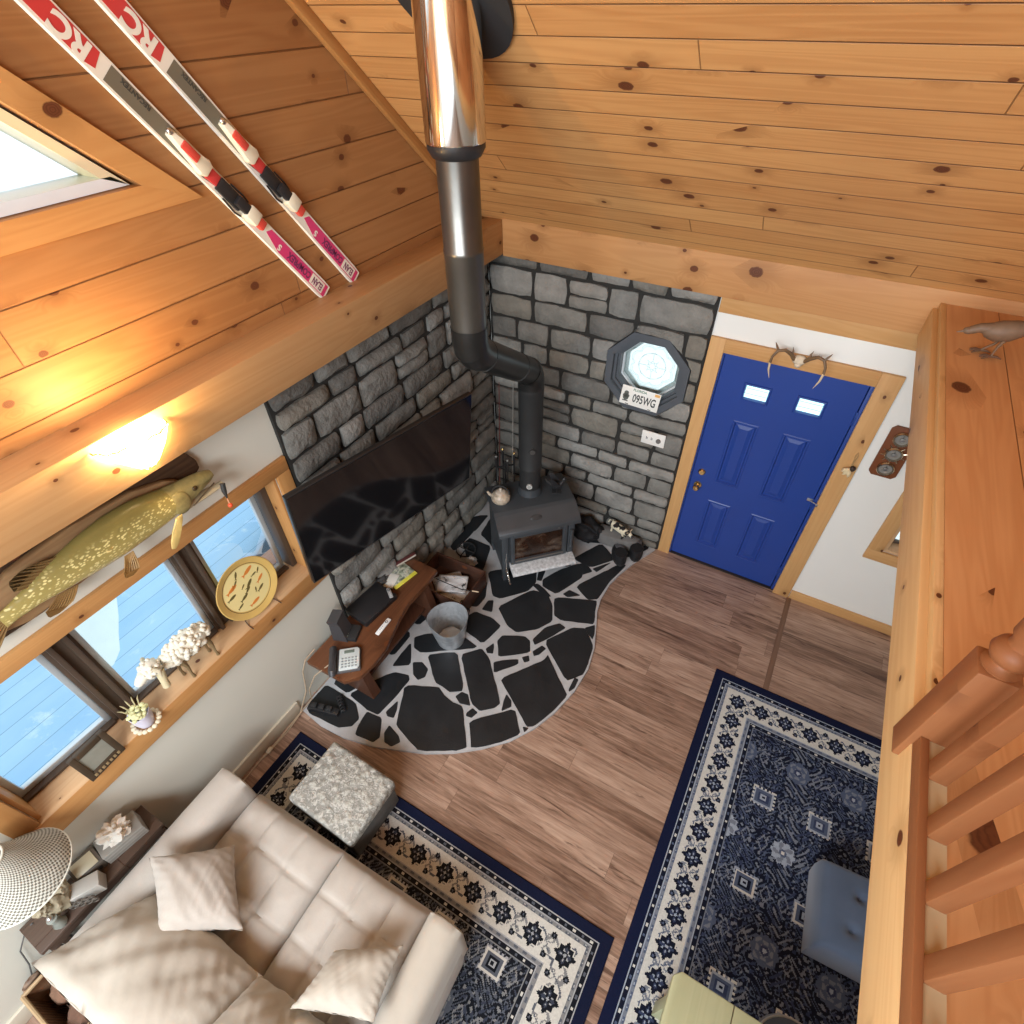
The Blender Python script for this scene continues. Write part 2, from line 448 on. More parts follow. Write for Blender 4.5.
ey2 = Vector((0, -math.cos(al), -math.sin(al))); ez2 = ex.cross(ey2)
c2 = MB().box(-.34, XR, 0, 4.2, 0, .14).build('ceiling', PINE_CEIL, smooth=False)  # unseen slope behind the ridge, added to close off light from above
c2.matrix_world = frame(None, ex, ey2, ez2, (0, -4.6, roofz(-4.6))); struct(c2)
c2.data.transform(Tm(0, 0, 0 if ez2.z > 0 else -.14))
wr_ = MB(); wr_.loft([[(XR, y, z) for y, z in gy], [(XR + .15, y, z) for y, z in gy]])  # unseen upper gable, added to keep outside light off the planks
struct(wr_.build('wall_right', PINE_GABLE_SHADED, smooth=False))

# beams and trims
struct(MB().box(-.13, .09, YB, .0, 2.44, 2.672, .006).build('trim_1', PINE_BEAM_Y))
struct(MB().box(.09, XR, -.11, .0, 2.43, 2.69, .005).build('trim_2', PINE_BEAM_X))
struct(MB().box(1.66, 2.90, -.022, 0, 2.30, 2.43, .003).build('trim_3', PINE_CASE_X))
t4 = MB().box(-.1052, -.068, .03, 5.2, 0, .052, .005).build('trim_4', pine('pine_rake_trim', 'Y', 'X', 4, 40, False, (.50, .26, .09), (.36, .155, .045), knots=.15, seed=44))
t4.matrix_world = frame(None, ex, ey, ez, (0, -.11, CZ))
struct(t4)
struct(MB().box(-.13, -.112, YB, -2.83, 0, .125, .004).build('baseboard_left', plain('cream_baseboard', (.62, .57, .46), .5, var=.05)))
struct(MB().box(2.822, XR, -.018, 0, 0, .095, .003).build('baseboard_back', PINE_CASE_X))
struct(MB().box(2.808, 2.848, -3.0, -.02, 0, .006, .002).build('trim_5', pine('transition_strip', 'Y', 'X', 4, 40, False, (.25, .15, .10), (.15, .085, .055), knots=0, seed=47)))

# loft edge: beam, nosing, ledge boards
struct(MB().box(2.751, 2.92, YB, -.112, 2.416, 2.585, .003).build('trim_6', PINE_LOFT_LIT))
struct(MB().box(2.774, 2.80, YB, -.112, 2.585, 2.617, .004).build('trim_7', PINE_LOFT_LIT))
struct(MB().box(2.80, XR, YB, -.112, 2.585, 2.615).build('loft_floor', PINE_LEDGE, smooth=False))

# ------------------------------------------------------------------ stone veneer
def stone(mb, u0, u1, v0, v1, T, mi, rr, skip=None):
    """rough rounded block: u along wall, v up, T(u,v,h)->world"""
    if skip and skip((u0 + u1) / 2, (v0 + v1) / 2): return
    nu = max(3, int((u1 - u0) / .035)); nv = max(3, int((v1 - v0) / .035))
    d = rr.uniform(.035, .062); sd = rr.uniform(0, 99); cu, cv = (u0 + u1) / 2, (v0 + v1) / 2
    hu, hv = (u1 - u0) / 2, (v1 - v0) / 2; tilt = rr.uniform(-.10, .10); tl2 = rr.uniform(-.10, .10)
    def P(i, j, top):
        a = -1 + 2 * i / nu; b_ = -1 + 2 * j / nv
        sq = .06
        a2 = a * (1 - sq * b_ * b_ * abs(a)); b2 = b_ * (1 - sq * a * a * abs(b_))
        u = cu + a2 * hu; v = cv + b2 * hv
        n = noise.noise_vector(Vector((u * 9 + sd, v * 9, sd))); n2 = noise.noise(Vector((u * 26 + sd, v * 26, 3)))
        edge = max(abs(a), abs(b_)); n3 = noise.noise(Vector((u * 60 + sd, v * 60, 8)))
        h = 0.0 if not top else d * (1 - .55 * max(0, (edge - .74) / .26) ** 2) + n.z * .012 + n2 * .012 + n3 * .006 + tilt * a * hu * .4 + tl2 * b_ * hv * .4
        return T(u + n.x * .009, v + n.y * .009, h)
    vs = [P(i, j, True) for j in range(nv + 1) for i in range(nu + 1)]
    rim = [(i, 0) for i in range(nu)] + [(nu, j) for j in range(nv)] + [(i, nv) for i in range(nu, 0, -1)] + [(0, j) for j in range(nv, 0, -1)]
    k0 = len(vs); vs += [P(i, j, False) for i, j in rim]
    fs = [(j * (nu + 1) + i, j * (nu + 1) + i + 1, (j + 1) * (nu + 1) + i + 1, (j + 1) * (nu + 1) + i) for j in range(nv) for i in range(nu)]
    m = len(rim)
    for k in range(m):
        i, j = rim[k]; i2, j2 = rim[(k + 1) % m]
        fs.append((j2 * (nu + 1) + i2, j * (nu + 1) + i, k0 + k, k0 + (k + 1) % m))
    fs.append(tuple(range(k0, k0 + m)))
    mb.add(vs, fs, mi)

def veneer(mb, U0, U1, V1, T, seed, skip=None):
    rr = random.Random(seed); v = .0
    while v < V1:
        h = rr.choice([.15, .165, .18, .20, .215, .125])
        if v + h > V1: h = V1 - v + .02
        u = U0
        while u < U1 - .02:
            w = rr.uniform(.20, .50)
            if u + w > U1 - .12: w = U1 - u
            g_ = .0115
            if h > .19 and rr.random() < .45:
                k = rr.uniform(.42, .58) * h
                stone(mb, u + g_, u + w - g_, v + g_, v + k - g_ * .5, T, rr.choices(range(4), (4, 3, 2, 2))[0], rr, skip)
                stone(mb, u + g_, u + w - g_, v + k + g_ * .5, v + h - g_, T, rr.choices(range(4), (4, 3, 2, 2))[0], rr, skip)
            else:
                stone(mb, u + g_, u + w - g_, v + g_, v + h - g_, T, rr.choices(range(4), (4, 3, 2, 2))[0], rr, skip)
            u += w
        v += h
sv = MB(); sv.box(-.13, -.108, -2.215, 0, 0, 2.44, mi=4)
veneer(sv, -2.215, -.03, 2.44, lambda u, v, h: Vector((-.112 + h, u, v)), 3)
sv.build('stone_veneer', STONES + [MORTAR], wl, angle=50, fixn=False)
sb = MB()
APO = .338 * math.cos(PI / 8) + .006
def octg(x, z): return max((x - OCX) * math.cos(k * PI / 4) + (z - OCZ) * math.sin(k * PI / 4) for k in range(8))
def backT(u, v, h):
    g_ = octg(u, v)
    if g_ < APO:
        q = APO / max(g_, .02); u = OCX + (u - OCX) * q; v = OCZ + (v - OCZ) * q
    return Vector((u, -.018 - h * .85, v))
veneer(sb, -.08, 1.652, 2.44, backT, 11, lambda u, v: octg(u, v) < APO * .60)
sb.build('stone_veneer', STONES, wb, angle=50)
so = MB().box(-.09, 1.652, -.022, 0, 0, 2.44).build('mortar_bed', MORTAR, wb, smooth=False)
boolcut(so, [octcut(.30)])

# ------------------------------------------------------------------ hearth
HEARTH = [[(0.45,-2.01),(0.63,-1.88),(0.83,-2.1),(0.84,-2.13),(0.77,-2.18),(0.7,-2.17),(0.63,-2.17)],[(0.68,-1.88),(0.79,-1.76),(0.88,-1.8),(1.14,-2.07),(1.12,-2.12),(1.04,-2.19),(0.96,-2.17)],[(0.46,-2.31),(0.68,-2.2),(0.76,-2.24),(0.84,-2.25),(0.91,-2.24),(1.11,-2.49),(1.07,-2.54),(0.89,-2.64),(0.81,-2.64),(0.59,-2.58),(0.55,-2.5)],[(0.38,-2.12),(0.44,-2.08),(0.51,-2.11),(0.53,-2.17),(0.5,-2.22),(0.44,-2.2)],[(0.25,-1.92),(0.31,-1.86),(0.52,-1.72),(0.74,-1.76),(0.38,-2.01),(0.31,-2.0)],[(0.5,-1.57),(0.55,-1.47),(0.7,-1.46),(0.8,-1.49),(0.76,-1.7),(0.51,-1.65)],[(0.83,-2.19),(0.85,-2.14),(0.9,-2.13),(0.96,-2.2),(0.89,-2.22)],[(0.97,-2.26),(0.99,-2.21),(1.04,-2.22),(1.02,-2.27),(0.98,-2.28)],[(0.45,-2.54),(0.47,-2.43),(0.51,-2.49),(0.53,-2.55),(0.48,-2.56)],[(0.54,-2.67),(0.54,-2.61),(0.64,-2.64),(0.68,-2.67),(0.64,-2.72),(0.58,-2.72)],[(0.35,-2.73),(0.33,-2.61),(0.45,-2.6),(0.53,-2.71),(0.51,-2.76),(0.37,-2.78)],[(0.13,-2.56),(0.23,-2.36),(0.3,-2.26),(0.41,-2.23),(0.44,-2.26),(0.43,-2.45),(0.41,-2.58),(0.31,-2.59)],[(-0.13,-2.78),(-0.16,-2.65),(-0.09,-2.6),(0.2,-2.6),(0.3,-2.68),(0.29,-2.75),(0.21,-2.8),(-0.02,-2.82)],[(0.25,-2.22),(0.25,-1.98),(0.37,-2.14)],[(0.7,-1.33),(0.86,-1.04),(1.0,-1.02),(1.08,-1.1),(1.15,-1.24),(1.08,-1.36),(0.95,-1.47),(0.86,-1.45)],[(1.07,-1.01),(1.42,-0.86),(1.48,-1.09),(1.22,-1.19),(1.15,-1.17)],[(1.2,-1.44),(1.34,-1.22),(1.43,-1.18),(1.55,-1.3),(1.6,-1.45),(1.59,-1.55),(1.49,-1.66)],[(1.06,-1.9),(1.27,-1.61),(1.27,-1.55),(1.37,-1.64),(1.55,-1.79),(1.55,-1.87),(1.45,-2.12),(1.4,-2.12),(1.2,-1.99)],[(0.86,-1.62),(0.87,-1.56),(1.03,-1.48),(1.08,-1.5),(1.13,-1.59),(0.94,-1.74)],[(1.03,-2.3),(1.26,-2.07),(1.38,-2.21),(1.29,-2.34),(1.15,-2.46)],[(1.1,-1.47),(1.14,-1.32),(1.22,-1.23),(1.28,-1.25),(1.2,-1.41),(1.14,-1.5)],[(0.42,-1.04),(0.6,-0.89),(0.79,-0.84),(0.84,-0.94),(0.82,-1.06),(0.66,-1.24),(0.59,-1.24)],[(0.89,-0.88),(0.97,-0.71),(1.09,-0.56),(1.16,-0.63),(1.17,-0.7),(1.06,-0.96),(0.92,-0.94)],[(1.18,-0.8),(1.42,-0.38),(1.47,-0.38),(1.41,-0.62),(1.4,-0.83),(1.33,-0.88)],[(1.11,-0.94),(1.14,-0.87),(1.25,-0.88),(1.16,-0.95)],[(1.42,-1.17),(1.49,-1.09),(1.52,-1.19),(1.52,-1.24)],[(0.93,-1.8),(1.08,-1.69),(1.1,-1.73),(0.98,-1.88)],[(1.15,-1.57),(1.19,-1.49),(1.23,-1.5),(1.21,-1.57),(1.18,-1.6)],[(1.1,-1.66),(1.14,-1.62),(1.17,-1.66),(1.14,-1.69)],[(0.81,-1.73),(0.84,-1.66),(0.86,-1.68),(0.88,-1.74),(0.84,-1.76)],[(1.18,-2.12),(1.15,-1.99),(1.21,-2.02),(1.23,-2.06)],[(1.54,-1.73),(1.54,-1.62),(1.57,-1.62),(1.58,-1.7),(1.55,-1.74)],[(1.4,-2.2),(1.38,-2.15),(1.42,-2.14),(1.43,-2.17)],[(0.58,-1.42),(0.58,-1.32),(0.62,-1.29),(0.67,-1.4)],[(0.44,-1.45),(0.45,-1.25),(0.46,-1.15),(0.54,-1.3),(0.53,-1.41)],[(0.83,-0.98),(0.87,-0.94),(1.03,-1.01),(0.99,-1.04)],[(0.84,-0.91),(0.81,-0.82),(0.86,-0.78),(0.88,-0.9)],[(1.02,-0.52),(1.17,-0.23),(1.35,-0.35),(1.2,-0.54)],[(-0.12,-0.53),(0.03,-0.41),(0.03,-0.68)],[(0.11,-0.66),(0.11,-0.5),(0.32,-0.67),(0.39,-0.78),(0.3,-0.77)],[(0.11,-0.88),(0.12,-0.78),(0.29,-0.84),(0.32,-0.99),(0.26,-1.11)],[(1.07,-0.58),(1.13,-0.52),(1.23,-0.58),(1.17,-0.66)],[(1.22,-0.55),(1.34,-0.4),(1.27,-0.57)],[(0.92,-0.19),(1.12,-0.07),(1.25,-0.18),(1.02,-0.28)],[(1.5,-0.02),(1.64,0.03),(1.54,-0.14)],[(-0.12,-0.91),(-0.11,-0.5),(0.02,-0.43),(0.02,-0.78),(-0.0,-0.97)],[(0.03,-0.87),(0.04,-0.77),(0.27,-0.77),(0.36,-1.06),(0.23,-1.07)],[(0.1,-0.67),(0.07,-0.42),(0.26,-0.74)]]
HEARTH += [[(-.05, -2.55), (.10, -2.56), (.17, -2.38), (.08, -2.2), (-.05, -2.2)], [(-.05, -2.14), (.2, -2.14), (.20, -1.92), (-.05, -1.87)], [(-.03, -1.81), (.2, -1.81), (.24, -1.62), (-.03, -1.60)],
           [(1.33, -.10), (1.45, -.08), (1.49, -.22), (1.41, -.30)], [(.88, -.12), (.62, -.10), (.62, -.32), (.85, -.25)], [(.28, -.15), (.55, -.12), (.55, -.35), (.33, -.42)], [(.05, -1.16), (.33, -1.18), (.39, -1.5), (.08, -1.52)], [(.32, -1.60), (.42, -1.54), (.44, -1.70), (.34, -1.76)]]
SLATE = None
def slate_mat():
    g = G('black_slate'); o = g.obj(); n = g.noise(o, 6, 5, .6); n2 = g.noise(o, 60, 4, .6)
    col = g.mix(n, (.006, .008, .010), (.019, .022, .026))
    g.bump(g.math('ADD', n2, g.math('MULTIPLY', n, 2.0)), .35, .004)
    return g.fin(col, g.math('ADD', .30, g.math('MULTIPLY', n, .35)), 0, .45)
SLATE = slate_mat()
GROUT = plain('hearth_grout', (.43, .435, .445), .85, var=.22, vs=14, bump=.6, bs=80)
hp = [(-.11, -2.83), (.10, -2.855), (.30, -2.84), (.52, -2.79), (.70, -2.72), (.88, -2.645), (1.05, -2.545), (1.21, -2.42), (1.35, -2.285), (1.455, -2.12), (1.53, -1.94),
      (1.585, -1.72), (1.60, -1.495), (1.565, -1.29), (1.505, -1.126), (1.44, -.97), (1.413, -.826), (1.425, -.64), (1.461, -.481), (1.525, -.29), (1.60, -.13), (1.64, -.04), (-.11, -.04)]
hb = MB(); hb.prism(hp, .0, .021, .006, 0)
rr = random.Random(5)
def inside(x, y, m=.012):
    if x < -.095 or y > -.055: return False
    def pip(x, y):
        c = False; n = len(hp)
        for i in range(n):
            (x1, y1), (x2, y2) = hp[i], hp[i - 1]
            if (y1 > y) != (y2 > y) and x < (x2 - x1) * (y - y1) / (y2 - y1) + x1: c = not c
        return c
    return all(pip(x + a, y + b_) for a, b_ in ((m, 0), (-m, 0), (0, m), (0, -m)))
def rough_poly(P):
    out = []; n = len(P)
    cx = sum(p[0] for p in P) / n; cy = sum(p[1] for p in P) / n
    # corner cutting then wobble
    Q = []; P = [(cx + (x - cx) * 1.055, cy + (y - cy) * 1.055) for x, y in P]
    for i in range(n):
        a, b_ = P[i], P[(i + 1) % n]
        for t in (.09, .91): Q.append((a[0] + (b_[0] - a[0]) * t, a[1] + (b_[1] - a[1]) * t))
    m = len(Q)
    for i in range(m):
        a, b_ = Q[i], Q[(i + 1) % m]; L = math.dist(a, b_); k = max(1, int(L / .05))
        for j in range(k):
            t = j / k; x = a[0] + (b_[0] - a[0]) * t; y = a[1] + (b_[1] - a[1]) * t
            nv = noise.noise_vector(Vector((x * 18, y * 18, 4))) * .006
            px, py = x + nv.x, y + nv.y
            for _ in range(40):
                if inside(px, py): break
                px += (cx - px) * .03; py += (cy - py) * .03
            out.append((px, py))
    return out
for i, P in enumerate(HEARTH):
    hb.prism(rough_poly(P), .012, .0245 + .0012 * rr.random() + .0001 * i / 50, .003, 1, seg=1)
ho = hb.build('hearth', [GROUT, SLATE], angle=40)
tag(ho, 'round edged flagstone hearth of black slate with pale grout under the wood stove', 'hearth')

# ------------------------------------------------------------------ long window in the left wall
w1 = struct(MB().box(-.34, -.10, WY0 - .0, WY1 + .0, WZ0 - .03, WZ0 + .015, .004).build('window_1', PINE_SILL))
w1.name = 'window_1'
MB().box(-.13, -.098, WY0 - .09, WY1 + .09, WZ0 - .13, WZ0 + .012, .004).build('apron', PINE_WIN_Y, w1)
MB().box(-.13, -.105, WY0 - .09, WY1 + .09, WZ1, WZ1 + .09, .004).build('head_casing', PINE_WIN_Y, w1)
for y0, y1 in ((WY1, WY1 + .09), (WY0 - .09, WY0)):
    MB().box(-.13, -.105, y0, y1, WZ0 + .012, WZ1, .004).build('side_casing', PINE_WIN_Z, w1)
j = MB(); j.box(-.335, -.131, WY1 - .02, WY1 - .001, WZ0 + .015, WZ1 - .001, .002); j.box(-.335, -.131, WY0 + .001, WY0 + .02, WZ0 + .015, WZ1 - .001, .002)
j.box(-.335, -.131, WY0 + .02, WY1 - .02, WZ1 - .02, WZ1 - .001, .002)
j.build('jamb', PINE_WIN_Z, w1)
for y in (-3.54, -2.895):
    m = MB(); m.box(-.33, -.262, y - .062, y + .062, WZ0 + .015, WZ1 - .02, .003)
    m.box(-.262, -.235, y - .045, y - .022, WZ0 + .015, WZ1 - .02, .003); m.box(-.262, -.235, y + .022, y + .045, WZ0 + .015, WZ1 - .02, .003)
    m.build('mullion', DARKWOOD, w1)
MB().box(-.33, -.235, -2.375, WY1 - .02, WZ0 + .0155, WZ1 - .02, .003).build('screen_frame', DARKWOOD, w1)
spans = [(-4.055, -3.602), (-3.478, -2.957), (-2.833, -2.395)]
for y0, y1 in spans:
    s_ = MB(); za, zb = WZ0 + .03, WZ1 - .03
    s_.box(-.315, -.285, y0, y0 + .028, za, zb, .003); s_.box(-.315, -.285, y1 - .028, y1, za, zb, .003)
    s_.box(-.315, -.285, y0 + .028, y1 - .028, za, za + .035, .003); s_.box(-.315, -.285, y0 + .028, y1 - .028, zb - .03, zb, .003)
    so_ = s_.build('sash', ALU, w1)
    MB().add([(-.30, y0 + .02, za + .02), (-.30, y1 - .02, za + .02), (-.30, y1 - .02, zb - .02), (-.30, y0 + .02, zb - .02)], [(0, 1, 2, 3)]).build('pane', GLASS, so_, smooth=False)
    MB().box(-.33, -.25, y0, y1, WZ0 + .015, WZ0 + .032, .002).build('track', DARKWOOD, w1)

# triangular gable window
w2c = MB()
k = .93; hyp = math.sqrt(1 + k * k)
def tri_pts(off):  # offset outward
    ty = TY + off * (hyp + 1) / k * 1.0
    # line z = TZ + k*(TY - y): outward offset shifts up by off*hyp ; bottom shifts down by off
    yy = TY + (off * hyp + off) / k
    return yy
yo = tri_pts(.088)
inner = [(TY, TZ), (-4.3, TZ)]
low = [(yo, TZ - .088), (-4.5, TZ - .088), (-4.5, TZ), (TY, TZ)]
up = [(yo, TZ - .088), (TY, TZ), (-4.5, TZ + k * (TY + 4.5)), (-4.5, TZ + k * (TY + 4.5) + .088 * hyp)]
w2 = MB(); w2.loft([[(-.105, y, z) for y, z in low], [(-.082, y, z) for y, z in low]])
w2o = struct(w2.build('window_2', PINE_WIN_Y))
m = MB(); m.loft([[(-.105, y, z) for y, z in up], [(-.0825, y, z) for y, z in up]])
m.build('rake_casing', pine('pine_rake_casing', 'Y', 'Z', 4, 40, False, (.55, .29, .105), (.44, .20, .06), knots=.2, seed=52), w2o)
m = MB(); a_ = [(TY - .02, TZ + .003), (-4.3, TZ + .003), (-4.3, TZ + .04), (TY - .075, TZ + .04)]
m.loft([[(-.26, y, z) for y, z in a_], [(-.12, y, z) for y, z in a_]])
m.build('sash', plain('white_sash', (.78, .83, .85), .4, var=.04), w2o)
m = MB(); a_ = [(TY - .02, TZ + .003), (TY - .11, TZ + .04), (-4.3, TZ + k * (TY + 4.3) - .05), (-4.3, TZ + k * (TY + 4.3) - .004)]
m.loft([[(-.26, y, z) for y, z in a_], [(-.12, y, z) for y, z in a_]])
m.build('sash', plain('cream_sash', (.80, .70, .45), .4, var=.04), w2o)
m = MB(); a_ = [(TY - .08, TZ + .03), (-4.3, TZ + .03), (-4.3, TZ + k * (TY + 4.3) - .04)]
m.add([(-.23, y, z) for y, z in a_], [(0, 1, 2)])
m.build('pane', GLASS, w2o, smooth=False)

# octagonal window in the stone wall
FR = plain('octagon_frame', (.075, .085, .10), .45, var=.15)
w3b = MB()
def octring(mb, ro, ri, y0, y1, mi=0):
    A = octa(ro); B = octa(ri); vs = []; fs = []
    for P, y in ((A, y0), (A, y1), (B, y1), (B, y0)): vs += [(x, y, z) for x, z in P]
    for q in range(4):
        for i in range(8):
            i2 = (i + 1) % 8; q2 = (q + 1) % 4
            fs.append((q * 8 + i, q * 8 + i2, q2 * 8 + i2, q2 * 8 + i))
    mb.add(vs, fs, mi)
octring(w3b, .338, .285, -.060, -.0225)
w3 = struct(w3b.build('window_3', FR, angle=20))
for ro, ri, y0, y1, mt in ((.30, .262, -.0222, .0, FR), (.2615, .24, .0, .12, FR)):
    m = MB(); octring(m, ro, ri, y0, y1); m.build('frame', mt, w3, angle=20)
m = MB(); octring(m, .2395, .226, .055, .085); octring(m, .232, .20, .10, .12)
m.build('sash', plain('octagon_sash', (.60, .64, .66), .4, var=.1), w3, angle=20)
m = MB(); P = octa(.2405); m.add([(x, .100, z) for x, z in P], [tuple(range(8))])
def frosted():
    g = G('frosted_pane'); tl = g.new('ShaderNodeBsdfTranslucent'); tr = g.new('ShaderNodeBsdfTransparent'); df = g.new('ShaderNodeBsdfGlossy')
    tl.inputs[0].default_value = (.86, .98, .95, 1); tr.inputs[0].default_value = (.88, .97, .95, 1); df.inputs[1].default_value = .1
    a = g.new('ShaderNodeMixShader'); b_ = g.new('ShaderNodeMixShader')
    g.put(a.inputs[0], g.math('ADD', .55, g.math('MULTIPLY', g.noise(g.obj(), 8, 2), .2)))
    g.l.new(tl.outputs[0], a.inputs[1]); g.l.new(tr.outputs[0], a.inputs[2])
    b_.inputs[0].default_value = .06; g.l.new(a.outputs[0], b_.inputs[1]); g.l.new(df.outputs[0], b_.inputs[2])
    g.l.new(b_.outputs[0], g.n['Material Output'].inputs[0]); return g.m
m.build('pane', frosted(), w3, smooth=False)
# etched ornament on the pane
et = MB(); yv = .098
def circ(r, n=40, cx=OCX, cz=OCZ): return [(cx + r * math.cos(2 * PI * i / n), yv, cz + r * math.sin(2 * PI * i / n)) for i in range(n + 1)]
et.tube(circ(.105), .0012, 5, cap=False)
for q in range(8):
    a_ = q * PI / 4; cx, cz = OCX + .032 * math.cos(a_), OCZ + .032 * math.sin(a_)
    et.tube(circ(.010, 10, cx, cz), .0012, 5, cap=False)
    d0, d1 = (.05, .10) if q % 2 == 0 else (.045, .06)
    et.tube([(OCX + d0 * math.cos(a_), yv, OCZ + d0 * math.sin(a_)), (OCX + d1 * math.cos(a_), yv, OCZ + d1 * math.sin(a_))], .0014, 5)
    for s_ in (-1, 1):
        et.tube([(OCX + .105 * math.cos(a_ + s_ * .07 * i) * (1 + .05 * math.sin(i * 2.2)), yv, OCZ + .105 * math.sin(a_ + s_ * .07 * i) * (1 + .05 * math.sin(i * 2.2))) for i in range(4)], .0013, 5)
for r_ in (.165, .178):
    P = octa(r_); Q = []
    for i in range(9):
        x, z = P[i % 8]; x2, z2 = P[(i + 1) % 8]
        Q += [(x, yv, z), (x + (x2 - x) * .3, yv, z + (z2 - z) * .3), (OCX + ((x + x2) / 2 - OCX) * .9, yv, OCZ + ((z + z2) / 2 - OCZ) * .9), (x + (x2 - x) * .7, yv, z + (z2 - z) * .7)]
    et.tube(Q[:33], .0012, 5, cap=False)
et.build('etched_ornament', plain('etched_grey', (.30, .36, .36), .5, var=.1), w3)

# small window to the right of the door
w4 = MB(); w4.box(3.13, 4.3, -.022, 0, .705, .80, .003)
w4o = struct(w4.build('window_4', PINE_CASE_X))
m = MB(); m.box(3.13, 3.225, -.022, 0, .80, 1.75, .003); m.build('side_casing', PINE_CASE_Z, w4o)
m = MB(); m.box(3.13, 4.3, -.022, 0, 1.75, 1.845, .003); m.build('head_casing', PINE_CASE_X, w4o)
m = MB(); m.box(3.2255, 3.25, .0, .12, .825, 1.7495, .003); m.box(3.2255, 4.1, .0, .12, .8005, .825, .003)
m.build('jamb', PINE_SILL, w4o)
m = MB(); m.box(3.25, 3.27, .10, .13, .825, 1.74, .002); m.box(3.25, 4.1, .10, .13, .825, .845, .002); m.build('sash', DARKWOOD, w4o)
MB().box(3.26, 4.1, .112, .116, .84, 1.74).build('pane', GLASS, w4o, smooth=False)

# ------------------------------------------------------------------ outside
struct(MB().box(-40, -.36, -40, 40, -1.0, -.6).build('ground_snow', plain('snow', (.86, .90, .95), .9, var=.04, vs=1.5, bump=.3, bs=8), smooth=False))
struct(MB().box(-.34, 40, .3, 40, -1.0, -.3).build('ground_snow', plain('snow_yard', (.88, .91, .93), .9, var=.04, vs=1.5, bump=.3, bs=8), smooth=False))
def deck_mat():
    g = G('sky_tinted_deck_boards'); x = g.xyz(g.obj()); pv = g.math('DIVIDE', g.math('ADD', x[0], 30.0), .15); fv = g.math('FRACT', pv); idx = g.math('FLOOR', pv)
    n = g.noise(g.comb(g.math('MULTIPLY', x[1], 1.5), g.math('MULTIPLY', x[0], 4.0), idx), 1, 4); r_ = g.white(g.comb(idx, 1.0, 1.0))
    col = g.mix(g.math('ADD', g.math('MULTIPLY', n, .8), g.math('MULTIPLY', r_, .3)), (.27, .52, .84), (.46, .72, .96))  # boards blued: the cold tint of outdoor light is mixed into their colour
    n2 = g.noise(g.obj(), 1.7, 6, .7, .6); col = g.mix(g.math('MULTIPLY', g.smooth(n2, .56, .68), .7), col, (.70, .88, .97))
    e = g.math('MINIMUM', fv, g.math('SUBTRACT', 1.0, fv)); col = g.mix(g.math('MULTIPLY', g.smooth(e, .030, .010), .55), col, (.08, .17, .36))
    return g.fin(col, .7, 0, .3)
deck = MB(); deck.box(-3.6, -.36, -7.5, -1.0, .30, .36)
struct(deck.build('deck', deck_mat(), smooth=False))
sm = MB()
def snowf(u, v):
    y = -7.5 + 6.5 * u; x = -2.5 + 1.25 * math.exp(-((y + 3.42) / (.10 if y < -3.42 else .62)) ** 2) + .12 * noise.noise(Vector((y * 5, 2, 2))) - 1.3 * v
    n = noise.noise(Vector((y * .9, x * .9, 3))) * .5 + noise.noise(Vector((y * 3, x * 3, 9))) * .12
    return Vector((x + .18 * noise.noise(Vector((y * 1.4, 7, 1))), y, .345 + max(0, (v * 1.0 - .02)) * .42 + n * .18 * min(1, v * 4)))
sm.grid(snowf, 70, 24)
o = sm.build('snow_bank', plain('snow_bank', (.78, .92, .97), .9, var=.06, vs=5, bump=.5, bs=14), fixn=False)
tag(o, 'bank of drifted snow lying on the deck outside the long window', 'snow', kind='stuff')
# ------------------------------------------------------------------ door
DOORM = plain('blue_door_paint', (.014, .050, .27), .38, var=.06, vs=3)
d0 = struct(MB().box(1.655, 1.757, -.024, 0, 0, 2.133, .003).build('door_1', PINE_CASE_Z))
MB().box(2.69, 2.815, -.024, 0, 0, 2.133, .003).build('side_casing', PINE_CASE_Z, d0)
MB().box(1.757, 2.69, -.024, 0, 2.035, 2.133, .003).build('head_casing', PINE_CASE_X, d0)
m = MB(); m.box(2.64, 2.668, .068, .09, .012, 2.016); m.box(1.767, 1.79, .068, .09, .012, 2.016); m.box(2.668, 2.689, .002, .09, 0.012, 2.03, .002); m.box(1.758, 1.767, .002, .09, .012, 2.03); m.box(1.767, 2.668, .002, .09, 2.016, 2.03)
m.build('jamb', DOORM, d0)
MB().box(1.757, 2.69, 0, .17, .001, .012, .002).build('threshold', plain('threshold_bronze', (.05, .04, .035), .4, .6), d0)
DX0, DX1, DY = 1.769, 2.662, .022
